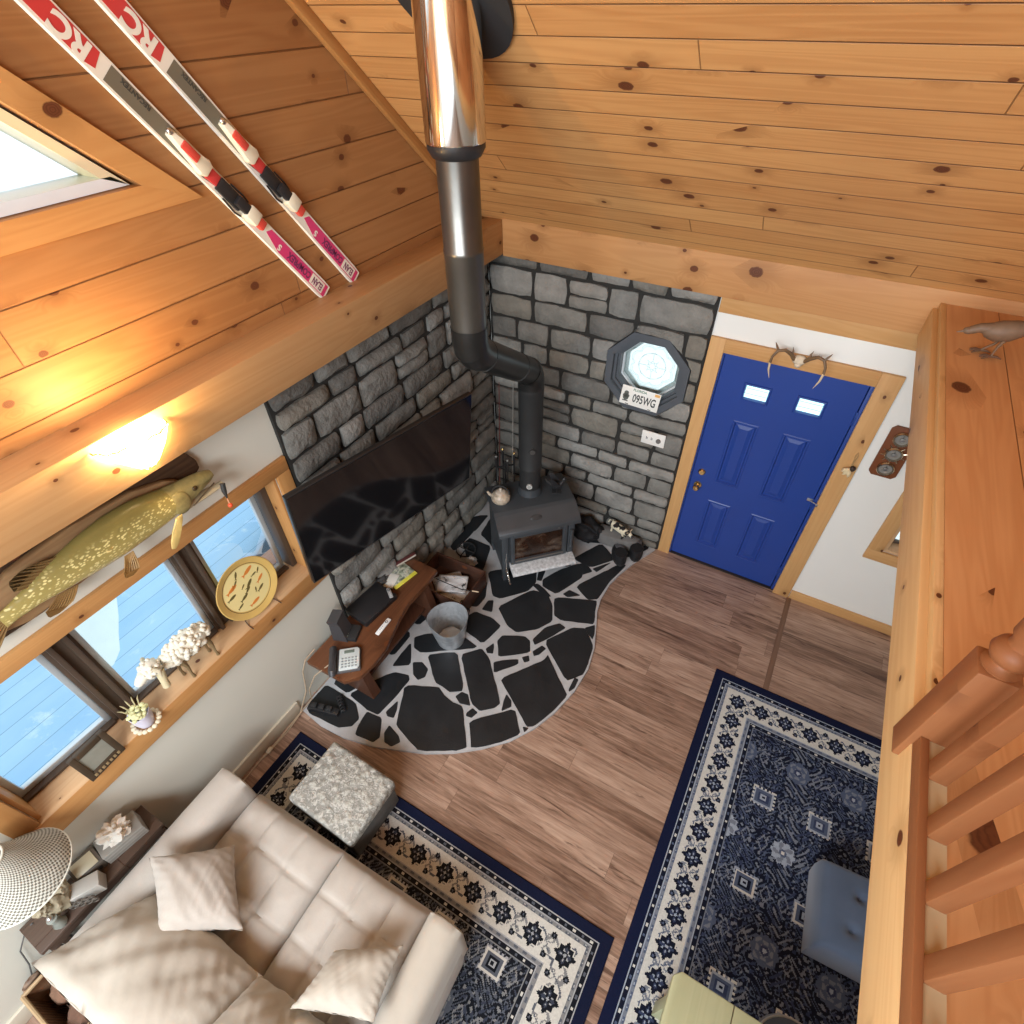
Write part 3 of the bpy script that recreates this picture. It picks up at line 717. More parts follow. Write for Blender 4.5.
def panel_door():
    """slab with recessed moulded panels and two glazed lites; built as a frame grid"""
    mb = MB()
    xs = [DX0, 1.948, 2.132, 2.298, 2.482, DX1]; zs = [.014, .222, .735, .93, 1.528, 1.705, 1.842, 2.014]
    holes = {(1, 1): 'p', (3, 1): 'p', (1, 3): 'p', (3, 3): 'p', (1, 5): 'l', (3, 5): 'l'}
    for i in range(5):
        for j_ in range(7):
            x0, x1, z0, z1 = xs[i], xs[i + 1], zs[j_], zs[j_ + 1]; k_ = holes.get((i, j_))
            if k_ is None:
                mb.add([(x0, DY, z0), (x1, DY, z0), (x1, DY, z1), (x0, DY, z1)], [(0, 1, 2, 3)])
            else:
                L = [(0, 0), (.006, -.004), (.016, -.004), (.024, .012), (.034, .012), (.060, .003)] if k_ == 'p' else [(0, 0), (.004, -.010), (.014, -.012), (.018, .014)]
                rings = [[(x0 + a, DY + d, z0 + a), (x1 - a, DY + d, z0 + a), (x1 - a, DY + d, z1 - a), (x0 + a, DY + d, z1 - a)] for a, d in L]
                vs = [p for r_ in rings for p in r_]; fs = []
                for q in range(len(rings) - 1):
                    for e in range(4): fs.append((q * 4 + e, q * 4 + (e + 1) % 4, q * 4 + 4 + (e + 1) % 4, q * 4 + 4 + e))
                if k_ == 'p': fs.append(tuple(range(len(vs) - 4, len(vs))))
                mb.add(vs, fs)
    o_ = [(DX0, .014), (DX1, .014), (DX1, 2.014), (DX0, 2.014)]
    for e in range(4):
        a, b_ = o_[e], o_[(e + 1) % 4]
        mb.add([(a[0], DY, a[1]), (b_[0], DY, b_[1]), (b_[0], .065, b_[1]), (a[0], .065, a[1])], [(0, 1, 2, 3)])
    return mb.weld()
slab = panel_door().build('door_slab', DOORM, d0, smooth=False, fixn=True)
for x0, x1 in ((1.948, 2.132), (2.298, 2.482)):
    MB().box(x0 + .016, x1 - .016, .037, .041, 1.705 + .016, 1.842 - .016).build('glass_lite', emit('lit_frosted_lite', (.55, .93, .92), .95), slab, smooth=False)
    mb = MB()
    for z in (1.755, 1.795): mb.box(x0 + .02, x1 - .02, .033, .0365, z - .0015, z + .0015)
    mb.build('lite_lines', plain('lite_line', (.45, .72, .74), .5), slab)
MB().lathe([(.0, -.018), (.020, -.018), (.027, -.012), (.030, 0)], 20, M=frame(None, (1, 0, 0), (0, 0, -1), (0, 1, 0), (1.838, DY, .992))).build('deadbolt', BRASS, d0)
kn = MB(); kn.lathe([(.0, -.072), (.018, -.070), (.027, -.056), (.027, -.046), (.014, -.034), (.012, -.012), (.031, -.008), (.033, 0)], 20, M=frame(None, (1, 0, 0), (0, 0, -1), (0, 1, 0), (1.834, DY, .855)))
kn.build('door_knob', BRASS, d0)
for z in (1.78, 1.02, .24):
    MB().box(2.660, 2.672, -.004, DY, z - .05, z + .05, .002).build('hinge', plain('hinge_blue', (.02, .06, .28), .35, .3), d0)
mb = MB(); mb.box(2.62, 2.66, DY - .012, DY, 1.03, 1.055, .003); mb.cyl((2.64, DY - .014, 1.043), (2.69, -.018, 1.043), .005, seg=8); mb.box(2.685, 2.70, -.034, -.024, 1.03, 1.056, .002)
mb.build('chain_latch', STEEL, d0)

# ------------------------------------------------------------------ antlers over the door
HORN = plain('antler_horn', (.16, .095, .045), .5, var=.5, vs=16, bump=.3, bs=60)
HORNT = plain('antler_tip', (.62, .50, .34), .45, var=.2)
an = thing('antler_mount', 'small forked deer antlers mounted on the pine casing above the blue door', 'antlers', (2.225, -.024, 2.10))
sk = MB(); sk.ball((0, -.028, .015), (.042, .028, .032), seg=14); sk.ball((0, -.034, -.012), (.022, .02, .024)); sk.jitter(.008, 40)
sk.build('skull_plate', plain('skull_bone', (.66, .56, .42), .7, var=.25, vs=30, bump=.4), an)
for s_ in (-1, 1):
    mb = MB()
    main = [(s_ * .03, -.04, .02), (s_ * .055, -.06, .055), (s_ * .095, -.085, .085), (s_ * .135, -.10, .080), (s_ * .155, -.11, .04), (s_ * .158, -.115, 0)]
    mb.tube(main, [.014, .013, .011, .010, .008, .0075], 9)
    mb.tube([(s_ * .05, -.055, .05), (s_ * .052, -.05, .075), (s_ * .06, -.05, .10)], [.008, .006, .001], 7)
    mb.tube([(s_ * .135, -.10, .082), (s_ * .15, -.095, .105), (s_ * .165, -.09, .125)], [.008, .006, .0015], 7)
    mb.jitter(.003, 60)
    a_ = mb.build('antler', HORN, an)
    MB().tube([(s_ * .158, -.115, .001), (s_ * .152, -.125, -.045), (s_ * .132, -.135, -.095)], [.0076, .006, .001], 8).build('tine_tip', HORNT, a_)

# dried bundle on the casing
hg = thing('corn_husk_charm', 'small pale dried husk charm hanging on the right side of the door casing', 'charm', (2.775, -.025, 1.44))
MB().tube([(0, -.006, .0), (-.002, -.008, .05), (-.006, -.006, .10), (0, -.004, .125), (.008, -.006, .1), (.004, -.008, .05), (.002, -.006, 0)], .003, 6).build('loop', plain('twine', (.42, .27, .12), .8), hg)
MB().ball((.012, -.02, .0), (.02, .016, .022)).jitter(.004, 60).build('dark_bead', plain('dark_seed', (.03, .018, .014), .5), hg)
mb = MB()
for a_, l_ in ((-.9, .06), (-.45, .07), (-1.2, .05), (.1, .075), (-.15, .055)):
    p = [(0, -.02, 0)] + [(math.sin(a_) * l_ * t, -.02 - .012 * math.sin(t * 3), -math.cos(a_) * l_ * t) for t in (.35, .7, 1)]
    mb.tube(p, [.005, .013, .011, .002], 7)
mb.build('husks', plain('pale_husk', (.72, .60, .38), .8, var=.2), hg)

# barometer plaque
bp_ = thing('weather_station', 'dark wooden weather station plaque with three round brass dials on the white wall', 'barometer', (2.962, -.002, 1.62))
P = [(-.082, -.17), (-.06, -.195), (.06, -.195), (.082, -.17), (.082, .17), (.06, .195), (-.06, .195), (-.082, .17)]
MX = frame(None, (1, 0, 0), (0, 0, 1), (0, -1, 0))
MB().prism(P, 0, .018, .004, M=MX).build('board', pine('mahogany_board', 'Z', 'X', 4, 40, False, (.22, .075, .028), (.12, .036, .014), knots=0, seed=61), bp_)
DIAL = plain('dial_face', (.28, .27, .25), .35, .3, var=.2, vs=40)
for z in (.118, 0, -.118):
    d_ = MB(); d_.lathe([(.0, .0), (.05, .0), (.052, .018), (.046, .026), (.040, .026), (.038, .016)], 28, M=Tm(0, -.018, z) @ MX)
    dd = d_.build('dial', plain('dial_brass', (.60, .52, .40), .25, 1.0), bp_)
    MB().lathe([(.0, .012), (.039, .012)], 28, M=Tm(0, -.018, z) @ MX).build('dial_face', DIAL, dd)
    MB().box(-.0015, .0015, -.034, -.032, z - .004, z + .028).build('needle', BLACK, dd)
    MB().lathe([(.0, .022), (.012, .021), (.014, .014)], 14, M=Tm(0, -.018, z) @ MX).build('hub', STEEL, dd)
wh = MB()
for q in range(10):
    a_ = q * PI / 5 + .3; wh.cyl((.05 * math.cos(a_), -.026, .05 * math.sin(a_)), (.072 * math.cos(a_), -.026, .072 * math.sin(a_)), .0035, .0045, 7)
wso = wh.build('wheel_spokes', plain('dial_brass_spoke', (.60, .52, .40), .25, 1.0), bp_); wso.name = 'wheel_spoke'; split(wso)

# outlet plate on the stone
sp = thing('wall_plate', 'white wall outlet plate on the stone below the octagonal window', 'outlet', (1.42, -.068, 1.232))
MB().box(-.095, .095, -.010, .0, -.06, .06, .004).build('plate', plain('white_plastic', (.80, .80, .77), .4, var=.03), sp)
MB().lathe([(.0, .016), (.016, .016), (.020, .008), (.020, 0)], 18, M=Tm(.045, -.009, -.004) @ MX).build('dial_knob', plain('grey_knob', (.16, .15, .14), .5), sp)
mb = MB()
for x in (-.055, -.015): mb.box(x - .002, x + .002, -.0115, -.0095, -.012, .012); mb.box(x + .006, x + .010, -.0115, -.0095, -.012, .006)
split(mb.build('slot', BLACK, sp))

# licence plate leaning on the octagon frame
lp = thing('license_plate', 'white licence plate with dark characters propped on the octagonal window frame', 'license plate', (1.263, -.088, 1.565))
LPM = Rz(R(4)) @ Rx(R(-6)) @ Ry(R(4))
MB().box(-.150, .150, -.002, .002, -.076, .076, .0015, M=LPM).build('plate', plain('plate_white', (.80, .80, .76), .35, var=.05), lp)
INK = plain('plate_ink', (.03, .04, .04), .5); GRN = plain('plate_green', (.10, .22, .16), .5)
TF = LPM @ Tm(0, -.003, 0) @ MX
text('characters', '095WG', .092, INK, lp, TF @ Tm(.036, -.012, 0), .0012, sx=.60, bold=.0015)
text('state_name', 'FLORIDA', .026, GRN, lp, TF @ Tm(-.01, .056, 0), .0008, bold=.0006)
mb = MB()
for cx, cz, r_ in ((-.108, .018, .018), (-.118, -.004, .016), (-.098, -.004, .016), (-.108, -.02, .022)):
    mb.lathe([(.0, .001), (r_, .001), (r_, 0)], 16, M=TF @ Tm(cx, cz, 0))
mb.box(-.13, -.086, -.004, -.0025, -.050, -.042, M=LPM)
mb.build('emblem', plain('plate_emblem', (.10, .11, .10), .5), lp)
MB().box(.105, .143, -.0035, -.0022, .048, .070, M=LPM).build('sticker', plain('plate_sticker', (.75, .42, .14), .5), lp)
mb = MB()
for x in (-.09, .09): mb.box(x - .012, x + .012, -.0035, -.0022, -.071, -.066, M=LPM)
split(mb.build('mounting_slot', BLACKM, lp))

# ------------------------------------------------------------------ stove
IRON = plain('stove_iron', (.060, .068, .077), .42, .3, var=.25, vs=5, bump=.15, bs=150)
PIPEM = plain('black_stovepipe', (.030, .030, .030), .34, .6, var=.35, vs=6, bump=.05)
PIPEG = plain('grey_stovepipe', (.12, .115, .105), .30, .8, var=.35, vs=5, bump=.05)
st = thing('wood_stove', 'black cast iron wood stove standing at an angle on the slate hearth', 'wood stove', (.60, -.61, .0262), R(45))
def sx(poly, x0, x1, mi=0, bev=.0, mb=None):
    """extrude a (y,z) outline along x"""
    mb = mb or MB(); return mb.prism(poly, x0, x1, bev, mi, M=Matrix(((0, 0, 1, 0), (1, 0, 0, 0), (0, 1, 0, 0), (0, 0, 0, 1))))
sx([(.12, .12), (.12, .695), (-.292, .60), (-.292, .12)], -.335, .305, bev=.008).build('firebox', IRON, st)
sx([(.15, .695), (.15, .725), (-.19, .725), (-.225, .712), (-.335, .652), (-.362, .632), (-.372, .598), (-.360, .598), (-.345, .625), (-.20, .69)], -.365, .335, bev=.004).build('top_plate', IRON, st)
legs = [(-.335, -.28, -.316, -.262), (.25, .305, -.316, -.262), (-.335, -.28, .065, .12), (.25, .305, .065, .12)]
for a0, a1, b0, b1 in legs:
    MB().box(a0, a1, b0, b1, 0, .18 if b0 > 0 else .59, .006).build('leg', IRON, st)
dr = MB()
for x0, x1, z0, z1 in ((-.262, -.225, .20, .575), (.20, .24, .20, .575), (-.225, .20, .20, .245), (-.225, .20, .52, .575)):
    dr.box(x0, x1, -.325, -.29, z0, z1, .005)
dro = dr.build('door', IRON, st)
def sooty():
    g = G('sooty_glass'); o = g.obj(); n = g.noise(o, 7, 5, .65, .6); x = g.xyz(o)
    col = g.ramp(n, [(.3, (.006, .004, .003)), (.5, (.035, .015, .008)), (.62, (.075, .05, .035)), (.75, (.24, .20, .16))])
    return g.fin(col, .16, 0, .5)
MB().box(-.225, .20, -.306, -.298, .245, .52).build('door_glass', sooty(), dro, smooth=False)
mb = MB(); mb.cyl((-.225, -.327, .238), (.21, -.327, .238), .006, seg=8); mb.build('door_rail', plain('worn_iron', (.22, .21, .20), .4, .7), dro)
mb = MB(); mb.cyl((.272, -.335, .50), (.272, -.335, .30), .012, seg=10); mb.ball((.272, -.335, .30), .016); mb.cyl((.255, -.325, .44), (.272, -.335, .44), .008, seg=8)
mb.build('door_handle', IRON, dro)
MB().ball((.155, -.338, .575), (.010, .008, .02)).build('latch_tip', CHROME, dro)
ASH = plain('ash_speckle', (.50, .51, .52), .85, var=.75, vs=38, bump=.4)
sx([(-.285, .175), (-.285, .205), (-.42, .185), (-.432, .170), (-.428, .158), (-.30, .165)], -.272, .30, bev=.003).build('ash_lip', ASH, st)
# spring draft handle
def helix(p0, p1, r, turns, n=10):
    p0 = Vector(p0); p1 = Vector(p1); t = (p1 - p0).normalized(); u = t.cross(Vector((0, 0, 1)) if abs(t.z) < .9 else Vector((1, 0, 0))).normalized(); w = t.cross(u)
    N = turns * n
    return [p0 + (p1 - p0) * (i / N) + (u * math.cos(2 * PI * i / n) + w * math.sin(2 * PI * i / n)) * r for i in range(N + 1)]
mb = MB(); mb.tube(helix((-.305, -.345, .16), (-.300, -.425, .075), .0085, 12), .0032, 6); mb.cyl((-.305, -.30, .185), (-.305, -.35, .155), .004, seg=8); mb.tube([(-.305, -.335, .21), (-.31, -.33, .27), (-.30, -.322, .36)], .003, 6)
mb.build('spring_handle', CHROME, st)
MB().lathe([(.100, .725), (.100, .735), (.097, .745), (.094, .80)], 30).build('flue_collar', IRON, st)
# faint cast oval on the sloped shroud
mb = MB(); q = Matrix.Rotation(R(28.6), 4, 'X')
mb.lathe([(.0, .004), (.03, .004), (.034, 0)], 24, M=Tm(-.03, -.285, .681) @ q @ Matrix.Diagonal((1.5, .7, 1, 1)))
mb.build('cast_emblem', plain('cast_iron_light', (.045, .047, .05), .5, .3), st)

# ------------------------------------------------------------------ stove pipe
LX, LY, UX, UY = .60, -.61, .685, -1.465
pr = .0935
pp = thing('stovepipe', 'black stovepipe rising from the stove with two elbows up to the chrome chimney', 'stovepipe', (LX, LY, .79))
mb = MB(); mb.lathe([(.088, .0), (.088, .26)], 32); mb.lathe([(pr, .24), (pr + .002, .245), (pr, .25), (pr, .94), (pr + .002, .943), (pr + .002, .975)], 32)
mb.build('lower_pipe', plain('matt_stovepipe', (.032, .033, .034), .55, .4, var=.3, vs=6), pp)
A0 = Vector((0, 0, .97)); dv = Vector((UX - LX, UY - LY, 0)); Z1 = 2.46 - .79
D0 = Vector((0, 0, 1.085)); D1 = Vector((dv.x, dv.y, Z1 - .01)); dd_ = (D1 - D0).normalized()
# gored elbows + sloping run
path = [A0, D0 - Vector((0, 0, .075)), D0 - Vector((0, 0, .03)) + dd_ * .015, D0 + dd_ * .055, D0 + dd_ * .09]
mb = MB(); mb.tube(path, pr + .003, 32, cap=False); e1 = mb.build('elbow', PIPEM, pp, angle=14)
mb = MB(); mb.tube([D0 + dd_ * .085, D1 - dd_ * .10], pr, 32, cap=False); mb.tube([D0 + dd_ * .30, D0 + dd_ * .315], pr + .002, 32); mb.tube([D1 - dd_ * .17, D1 - dd_ * .155], pr + .002, 32)
mb.build('offset_pipe', PIPEM, pp, angle=30)
mb = MB(); mb.tube([D1 - dd_ * .11, D1 - dd_ * .06, D1 - dd_ * .015 + Vector((0, 0, .02)), D1 + Vector((0, 0, .07)), D1 + Vector((0, 0, .14))], pr + .003, 32, cap=False)
mb.build('elbow', PIPEM, pp, angle=14)
zt = 3.385 - .79
mb = MB(); U = Vector((dv.x, dv.y, 0))
mb.lathe([(pr, D1.z + .12), (pr, D1.z + .5), (pr + .002, D1.z + .505), (pr + .002, D1.z + .52), (pr - .001, D1.z + .525), (pr - .001, zt)], 32, M=Tm(U.x, U.y, 0))
mb.build('upper_pipe', PIPEG, pp)
mb = MB(); mb.lathe([(pr, zt - .05), (pr + .012, zt - .045), (pr + .03, zt - .015), (pr + .03, zt + .004)], 32, M=Tm(U.x, U.y, 0)); mb.build('chimney_adapter', BLACK, pp)
vdir = Vector((.42, -.90, 0)).normalized()
tm = MB().cyl(vdir * .085 + Vector((0, 0, .085)), vdir * .100 + Vector((0, 0, .085)), .024, seg=22).build('flue_thermometer', plain('thermometer_rim', (.70, .70, .68), .3, .5), pp)
MB().cyl(vdir * .1005 + Vector((0, 0, .085)), vdir * .1015 + Vector((0, 0, .085)), .016, seg=18).build('gauge_face', plain('gauge_face', (.32, .32, .30), .4), tm)
vdir = Vector((.60, -.80, 0)).normalized()
MB().cyl(vdir * .09 + Vector((0, 0, .45)), vdir * .112 + Vector((0, 0, .45)), .022, seg=16).build('damper_knob', plain('damper_steel', (.16, .16, .16), .35, .8), pp)

ch = thing('chrome_chimney', 'shiny chrome insulated chimney section at the top of the stovepipe', 'chimney', (UX, UY, 3.39))
mb = MB(); mb.lathe([(.10, 0), (.124, 0), (.1265, .006), (.1265, .44), (.1275, .444), (.1275, .452), (.1265, .456), (.1265, .476), (.1275, .48), (.1275, .488), (.1265, .492), (.1265, .75)], 40)
mb.build('chrome_sleeve', CHROME, ch)
# ceiling support box: cylinder cut to the slope
mb = MB(); rc = .247; n = 36; r0, r1 = [], []
zc = roofz(UY) - 3.39
for k_ in range(n):
    a_ = 2 * PI * k_ / n; x, y = rc * math.cos(a_), rc * math.sin(a_)
    r1.append((x, y, zc - SL * y - .002)); r0.append((x * .98, y * .98, zc - SL * y * .94 - .03))
mb.loft([r0, r1]); mb.build('ceiling_support', BLACKM, ch)
# ------------------------------------------------------------------ on and around the stove
KT = plain('kettle_stoneware', (.40, .33, .25), .35, var=.95, vs=34)
kt = thing('tea_kettle', 'speckled tan tea kettle on the left end of the wood stove top', 'kettle', (.447, -.835, .7505), R(200))
MB().lathe([(.0, .0), (.062, .0), (.078, .02), (.082, .045), (.070, .075), (.045, .092), (.042, .095)], 26).build('body', KT, kt)
MB().lathe([(.044, .092), (.040, .100), (.020, .108), (.010, .110), (.008, .118), (.014, .126), (.010, .134), (.0, .136)], 22).build('lid', plain('kettle_lid', (.46, .40, .33), .35, var=.4, vs=30), kt)
MB().tube([(.07, 0, .045), (.095, 0, .06), (.112, 0, .085)], [.018, .013, .009], 10).build('spout', KT, kt)
MB().tube([(.0 + .072 * math.cos(a), 0, .075 + .085 * math.sin(a)) for a in [PI * i / 14 for i in range(15)]], .006, 8).build('handle', BLACKM, kt)

bf = thing('bird_figurine', 'small black metal bird figurine on the right end of the wood stove top', 'figurine', (.805, -.515, .7505), R(30))
mb = MB(); mb.ball((0, 0, .075), (.05, .03, .032), seg=14); mb.tube([(.03, 0, .09), (.05, 0, .12), (.055, 0, .135)], [.02, .015, .014], 9); mb.ball((.058, 0, .14), (.02, .016, .016)); mb.cyl((.07, 0, .14), (.10, 0, .135), .007, .001, 7)
mb.tube([(-.04, 0, .085), (-.08, 0, .115), (-.10, 0, .15)], [.018, .014, .003], 8); mb.weld().build('body', BLACK, bf)
for s_ in (-1, 1):
    MB().loft([[(.03, s_ * .024, .08), (.02, s_ * .034, .10), (-.02, s_ * .034, .10), (-.03, s_ * .024, .07)], [(-.02, s_ * .042, .15), (-.03, s_ * .046, .165), (-.07, s_ * .044, .17), (-.06, s_ * .038, .15)]]).build('wing', BLACK, bf)
mb = MB(); mb.box(-.04, .04, -.03, .03, 0, .01, .003)
for s_ in (-1, 1): mb.cyl((0, s_ * .014, .01), (0, s_ * .014, .055), .005, seg=7)
mb.build('stand', BLACK, bf)

ft = thing('fireplace_tools', 'black fireplace tool set standing in the stone corner behind the stove', 'fireplace tools', (.175, -.30, .0262), R(45))
MB().lathe([(.0, .0), (.11, .0), (.11, .012), (.03, .025), (.012, .04), (.010, .66), (.0, .67)], 24).build('stand', BLACKM, ft)
mb = MB(); mb.box(-.09, .09, -.008, .008, .60, .612, .002); mb.box(-.008, .008, -.09, .09, .6005, .6115, .002); mb.build('crossbar', BLACKM, ft)
for i, (x, y) in enumerate(((-.085, 0), (.085, 0), (0, -.085), (0, .085))):
    mb = MB(); mb.cyl((x, y, .09), (x, y, .62), .005, seg=8); mb.tube([(x, y, .62), (x, y, .70), (x, y, .72)], [.010, .012, .004], 10)
    if i == 0: mb.box(x - .04, x + .04, y - .004, y + .012, .02, .11, .004)
    elif i == 1: mb.box(x - .035, x + .035, y - .018, y + .018, .02, .10, .006)
    elif i == 2: mb.tube([(x, y, .10), (x, y - .01, .05), (x + .02, y - .015, .06)], .005, 8)
    else: mb.tube([(x - .012, y, .10), (x - .02, y, .02)], .004, 8); mb.tube([(x + .012, y, .10), (x + .02, y, .02)], .004, 8)
    tl = mb.build('tool', BLACKM, ft)
    MB().ball((x, y, .735), .013, seg=12).build('knob_tip', BRASS if i % 2 else STEEL, tl)
for x, y, z1, c_, lab in ((.03, -.13, 1.35, (.16, .035, .03), 'long dark red rod leaning in the stone corner left of the stovepipe'), (.155, -.10, 1.42, (.34, .33, .31), 'long pale grey rod leaning in the stone corner nearest the stovepipe')):
    p_ = thing('fishing_rod', lab, 'rod', (x, y, .0262))
    M_ = plain('rod_%d' % int(z1 * 100), c_, .4, var=.2)
    MB().tube([(0, -.06, 0), (.0, -.03, .5), (.0, .005, z1)], [.007, .005, .003], 8).build('blank', M_, p_)
    MB().tube([(0, -.0605, .0), (0, -.045, .27)], [.011, .011], 10).build('grip', plain('cork_%d' % int(z1 * 100), (.12, .08, .05), .8), p_)
    mb = MB()
    for z in (.6, .85, 1.1): mb.tube([(0, -.028 + .035 * (z - .5) / .85 - .008 + .007 * math.cos(q * PI / 4), z + .007 * math.sin(q * PI / 4)) for q in range(9)], .0012, 5, cap=False)
    split(mb.build('line_guide', STEEL, p_))

# slab with the cow on it
RK = plain('grey_rock', (.16, .155, .15), .85, var=.4, vs=8, bump=.7)
mb = MB(); mb.prism([(-.20, -.04), (-.13, -.085), (.06, -.075), (.19, -.03), (.20, .05), (.0, .07), (-.19, .06)], 0, .13, .02); mb.jitter(.008, 14)
o = mb.build('stone_slab', RK); o.location = (1.29, -.155, .03)
tag(o, 'low grey stone slab against the veneer between the wood stove and the blue door', 'stone')
cw = thing('cow_figurine', 'black and white spotted cow figurine on the grey stone slab beside the door', 'figurine', (1.30, -.165, .163), R(-22))
def cowm():
    g = G('cow_hide'); n = g.noise(g.obj(), 19, 1, .4); f = g.smooth(n, .50, .52)
    return g.fin(g.mix(f, (.72, .66, .50), (.02, .018, .018)), .4, 0, .5)
CW = cowm()
mb = MB(); mb.loft([[(x, w_ * math.cos(a), zc_ + h_ * math.sin(a)) for a in [2 * PI * k / 14 for k in range(14)]] for x, w_, zc_, h_ in
   ((-.105, .010, .085, .012), (-.098, .028, .083, .030), (-.05, .036, .078, .038), (.0, .036, .076, .037), (.05, .034, .08, .038), (.08, .024, .088, .030), (.105, .018, .098, .022), (.125, .018, .098, .020), (.15, .014, .086, .015), (.165, .012, .080, .012))])
mb.build('body', CW, cw)
for x in (-.075, .058):
    for y in (-.02, .02): MB().tube([(x, y, .07), (x + .004, y, .035), (x, y, 0)], [.014, .009, .010], 9).build('leg', CW, cw)
mb = MB()
for s_ in (-1, 1): mb.tube([(.112, s_ * .016, .115), (.112, s_ * .03, .122), (.114, s_ * .036, .135)], [.006, .004, .001], 7)
mb.build('horns', HORNT, cw)
for s_ in (-1, 1): MB().ball((.108, s_ * .03, .105), (.008, .016, .006)).build('ear', BLACK, cw)
MB().tube([(-.10, 0, .10), (-.122, 0, .10), (-.135, 0, .06), (-.132, 0, .125)][:3], [.005, .004, .006], 7).build('tail', plain('cow_tail', (.72, .66, .5), .5), cw)

# black bag and boots
CLOTH = plain('black_cloth', (.007, .007, .009), .75, var=.4, vs=10, bump=.5, bs=25)
def lump(c, r, amp, fr, sd, flat=0.0):
    b = bmesh.new(); bmesh.ops.create_icosphere(b, subdivisions=4, radius=1)
    for v in b.verts:
        n = noise.noise(v.co * fr + Vector((sd, 0, sd))); n2 = noise.noise(v.co * fr * 2.7 + Vector((sd, 3, 0)))
        k_ = 1 + amp * n + amp * .4 * n2; v.co = Vector((v.co.x * r[0] * k_ + c[0], v.co.y * r[1] * k_ + c[1], max(flat, v.co.z * r[2] * k_ + c[2])))
    return b
bg = thing('cloth_bag', 'slumped black cloth bag on the hearth right behind the wood stove', 'bag', (1.0, -.21, .030), R(-8)); bg.scale = (1.35, 1.15, 1.1)
MB().merge(lump((0, 0, .085), (.12, .105, .10), .35, 1.6, 3)).build('body', CLOTH, bg)
MB().tube([(-.08, -.05, .14), (-.04, -.07, .20), (.04, -.06, .20), (.09, -.03, .13)], .010, 8).build('strap', CLOTH, bg)
for i, (x, y, a_, lab) in enumerate(((1.40, -.345, R(118), 'black shoe standing nearest the edge of the hearth by the door'), (1.505, -.225, R(105), 'black shoe standing between the stone slab and the door casing'))):
    bt = thing('shoe', lab, 'shoe', (x, y, .0262), a_, 'black shoes on the hearth'); bt.scale = (1.15, 1.3, 1.2)
    mb = MB()
    mb.loft([[(cx + rx * math.cos(t), ry * math.sin(t), z) for t in [2 * PI * k / 16 for k in range(16)]] for cx, rx, ry, z in ((-.005, .050, .044, .100), (.0, .052, .044, .092), (.01, .06, .044, .078), (.045, .10, .047, .058), (.055, .115, .048, .03), (.055, .115, .048, .016))])
    mb.build('upper', CLOTH, bt)
    mb = MB(); mb.loft([[(cx + rx * math.cos(t), ry * math.sin(t), z) for t in [2 * PI * k / 16 for k in range(16)]] for cx, rx, ry, z in ((.055, .12, .052, .018), (.055, .12, .052, .0))]); mb.build('sole', BLACKM, bt)
    mb = MB()
    for q in range(4): mb.tube([(.06 + q * .018, -.03, .085 - q * .006), (.065 + q * .018, 0, .092 - q * .007), (.06 + q * .018, .03, .085 - q * .006)], .003, 6)
    mb.build('laces', plain('grey_lace', (.12, .12, .13), .7), bt)

# ------------------------------------------------------------------ television
tvm = plain('tv_bezel', (.012, .012, .013), .3)
def screen():
    g = G('tv_screen'); n = g.noise(g.obj(), 3, 2)
    return g.fin((.006, .006, .007), g.math('ADD', .06, g.math('MULTIPLY', n, .03)), 0, .5)
BL, BR, TL = Vector((.10, -2.473, 1.222)), Vector((.40, -1.18, 1.226)), Vector((.20, -2.457, 1.985))
tx = (BR - BL); tw = tx.length; tx.normalize(); tz = (TL - BL); tz = (tz - tx * tz.dot(tx)); th = tz.length; tz.normalize(); ty = tz.cross(tx)
tv = thing('television', 'large black flat television angled out from the stone on the left wall', 'television')
tv.matrix_world = frame(None, tx, ty, tz, BL + tx * tw / 2)
MB().box(-tw / 2, tw / 2, .002, .035, 0, th, .004).build('housing', tvm, tv)
MB().box(-tw / 2 + .008, tw / 2 - .008, -.001, .0015, .016, th - .008).build('screen', screen(), tv, smooth=False)
MB().box(-tw / 2 + .25, tw / 2 - .25, .035, .065, .08, .48, .01).build('back_box', BLACKM, tv)
mt = MB(); iv = tv.matrix_world.inverted()
wa = iv @ Vector((-.05, -1.55, 1.55)); mt.cyl((.05, .07, .30), wa, .022, seg=10); mt.box(-.06, .16, .062, .075, .18, .42, .004)
mt.build('wall_arm', BLACKM, tv)

# ------------------------------------------------------------------ live edge bench
BW = pine('walnut_slab', 'Y', 'X', 4, 40, False, (.15, .060, .028), (.06, .022, .011), knots=.25, seed=71, kr=.02, rough=.3)
BD = pine('dark_bench_wood', 'Z', 'Y', 4, 40, False, (.10, .042, .024), (.05, .02, .012), knots=0, seed=73, rough=.4)
bn = thing('live_edge_bench', 'long reddish brown live edge bench along the left wall under the television', 'bench', (.12, -2.1, .0262))
top = [(-.075, -2.655), (.26, -2.648), (.335, -2.56), (.352, -2.44), (.345, -2.29), (.305, -2.16), (.262, -2.04), (.245, -1.9), (.25, -1.7), (.247, -1.523), (.01, -1.515), (-.055, -1.6), (-.075, -2.0)]
lp_ = [(x - .12, y + 2.1) for x, y in top]
MB().prism(lp_, .385, .43, .008).build('seat_slab', BW, bn)
for y in (-2.47, -1.68):
    mb = MB(); mb.loft([[(a, y + 2.1 + b, 0) for a, b in ((-.16, -.04), (.19, -.04), (.19, .04), (-.16, .04))], [(a, y + 2.1 + b, .384) for a, b in ((-.13, -.03), (.12, -.03), (.12, .03), (-.13, .03))]])
    mb.build('leg', BD, bn)
MB().box(-.14, .10, -.40, .42, .10, .13, .004).build('lower_shelf', BD, bn)
TOPZ = .0262 + .431

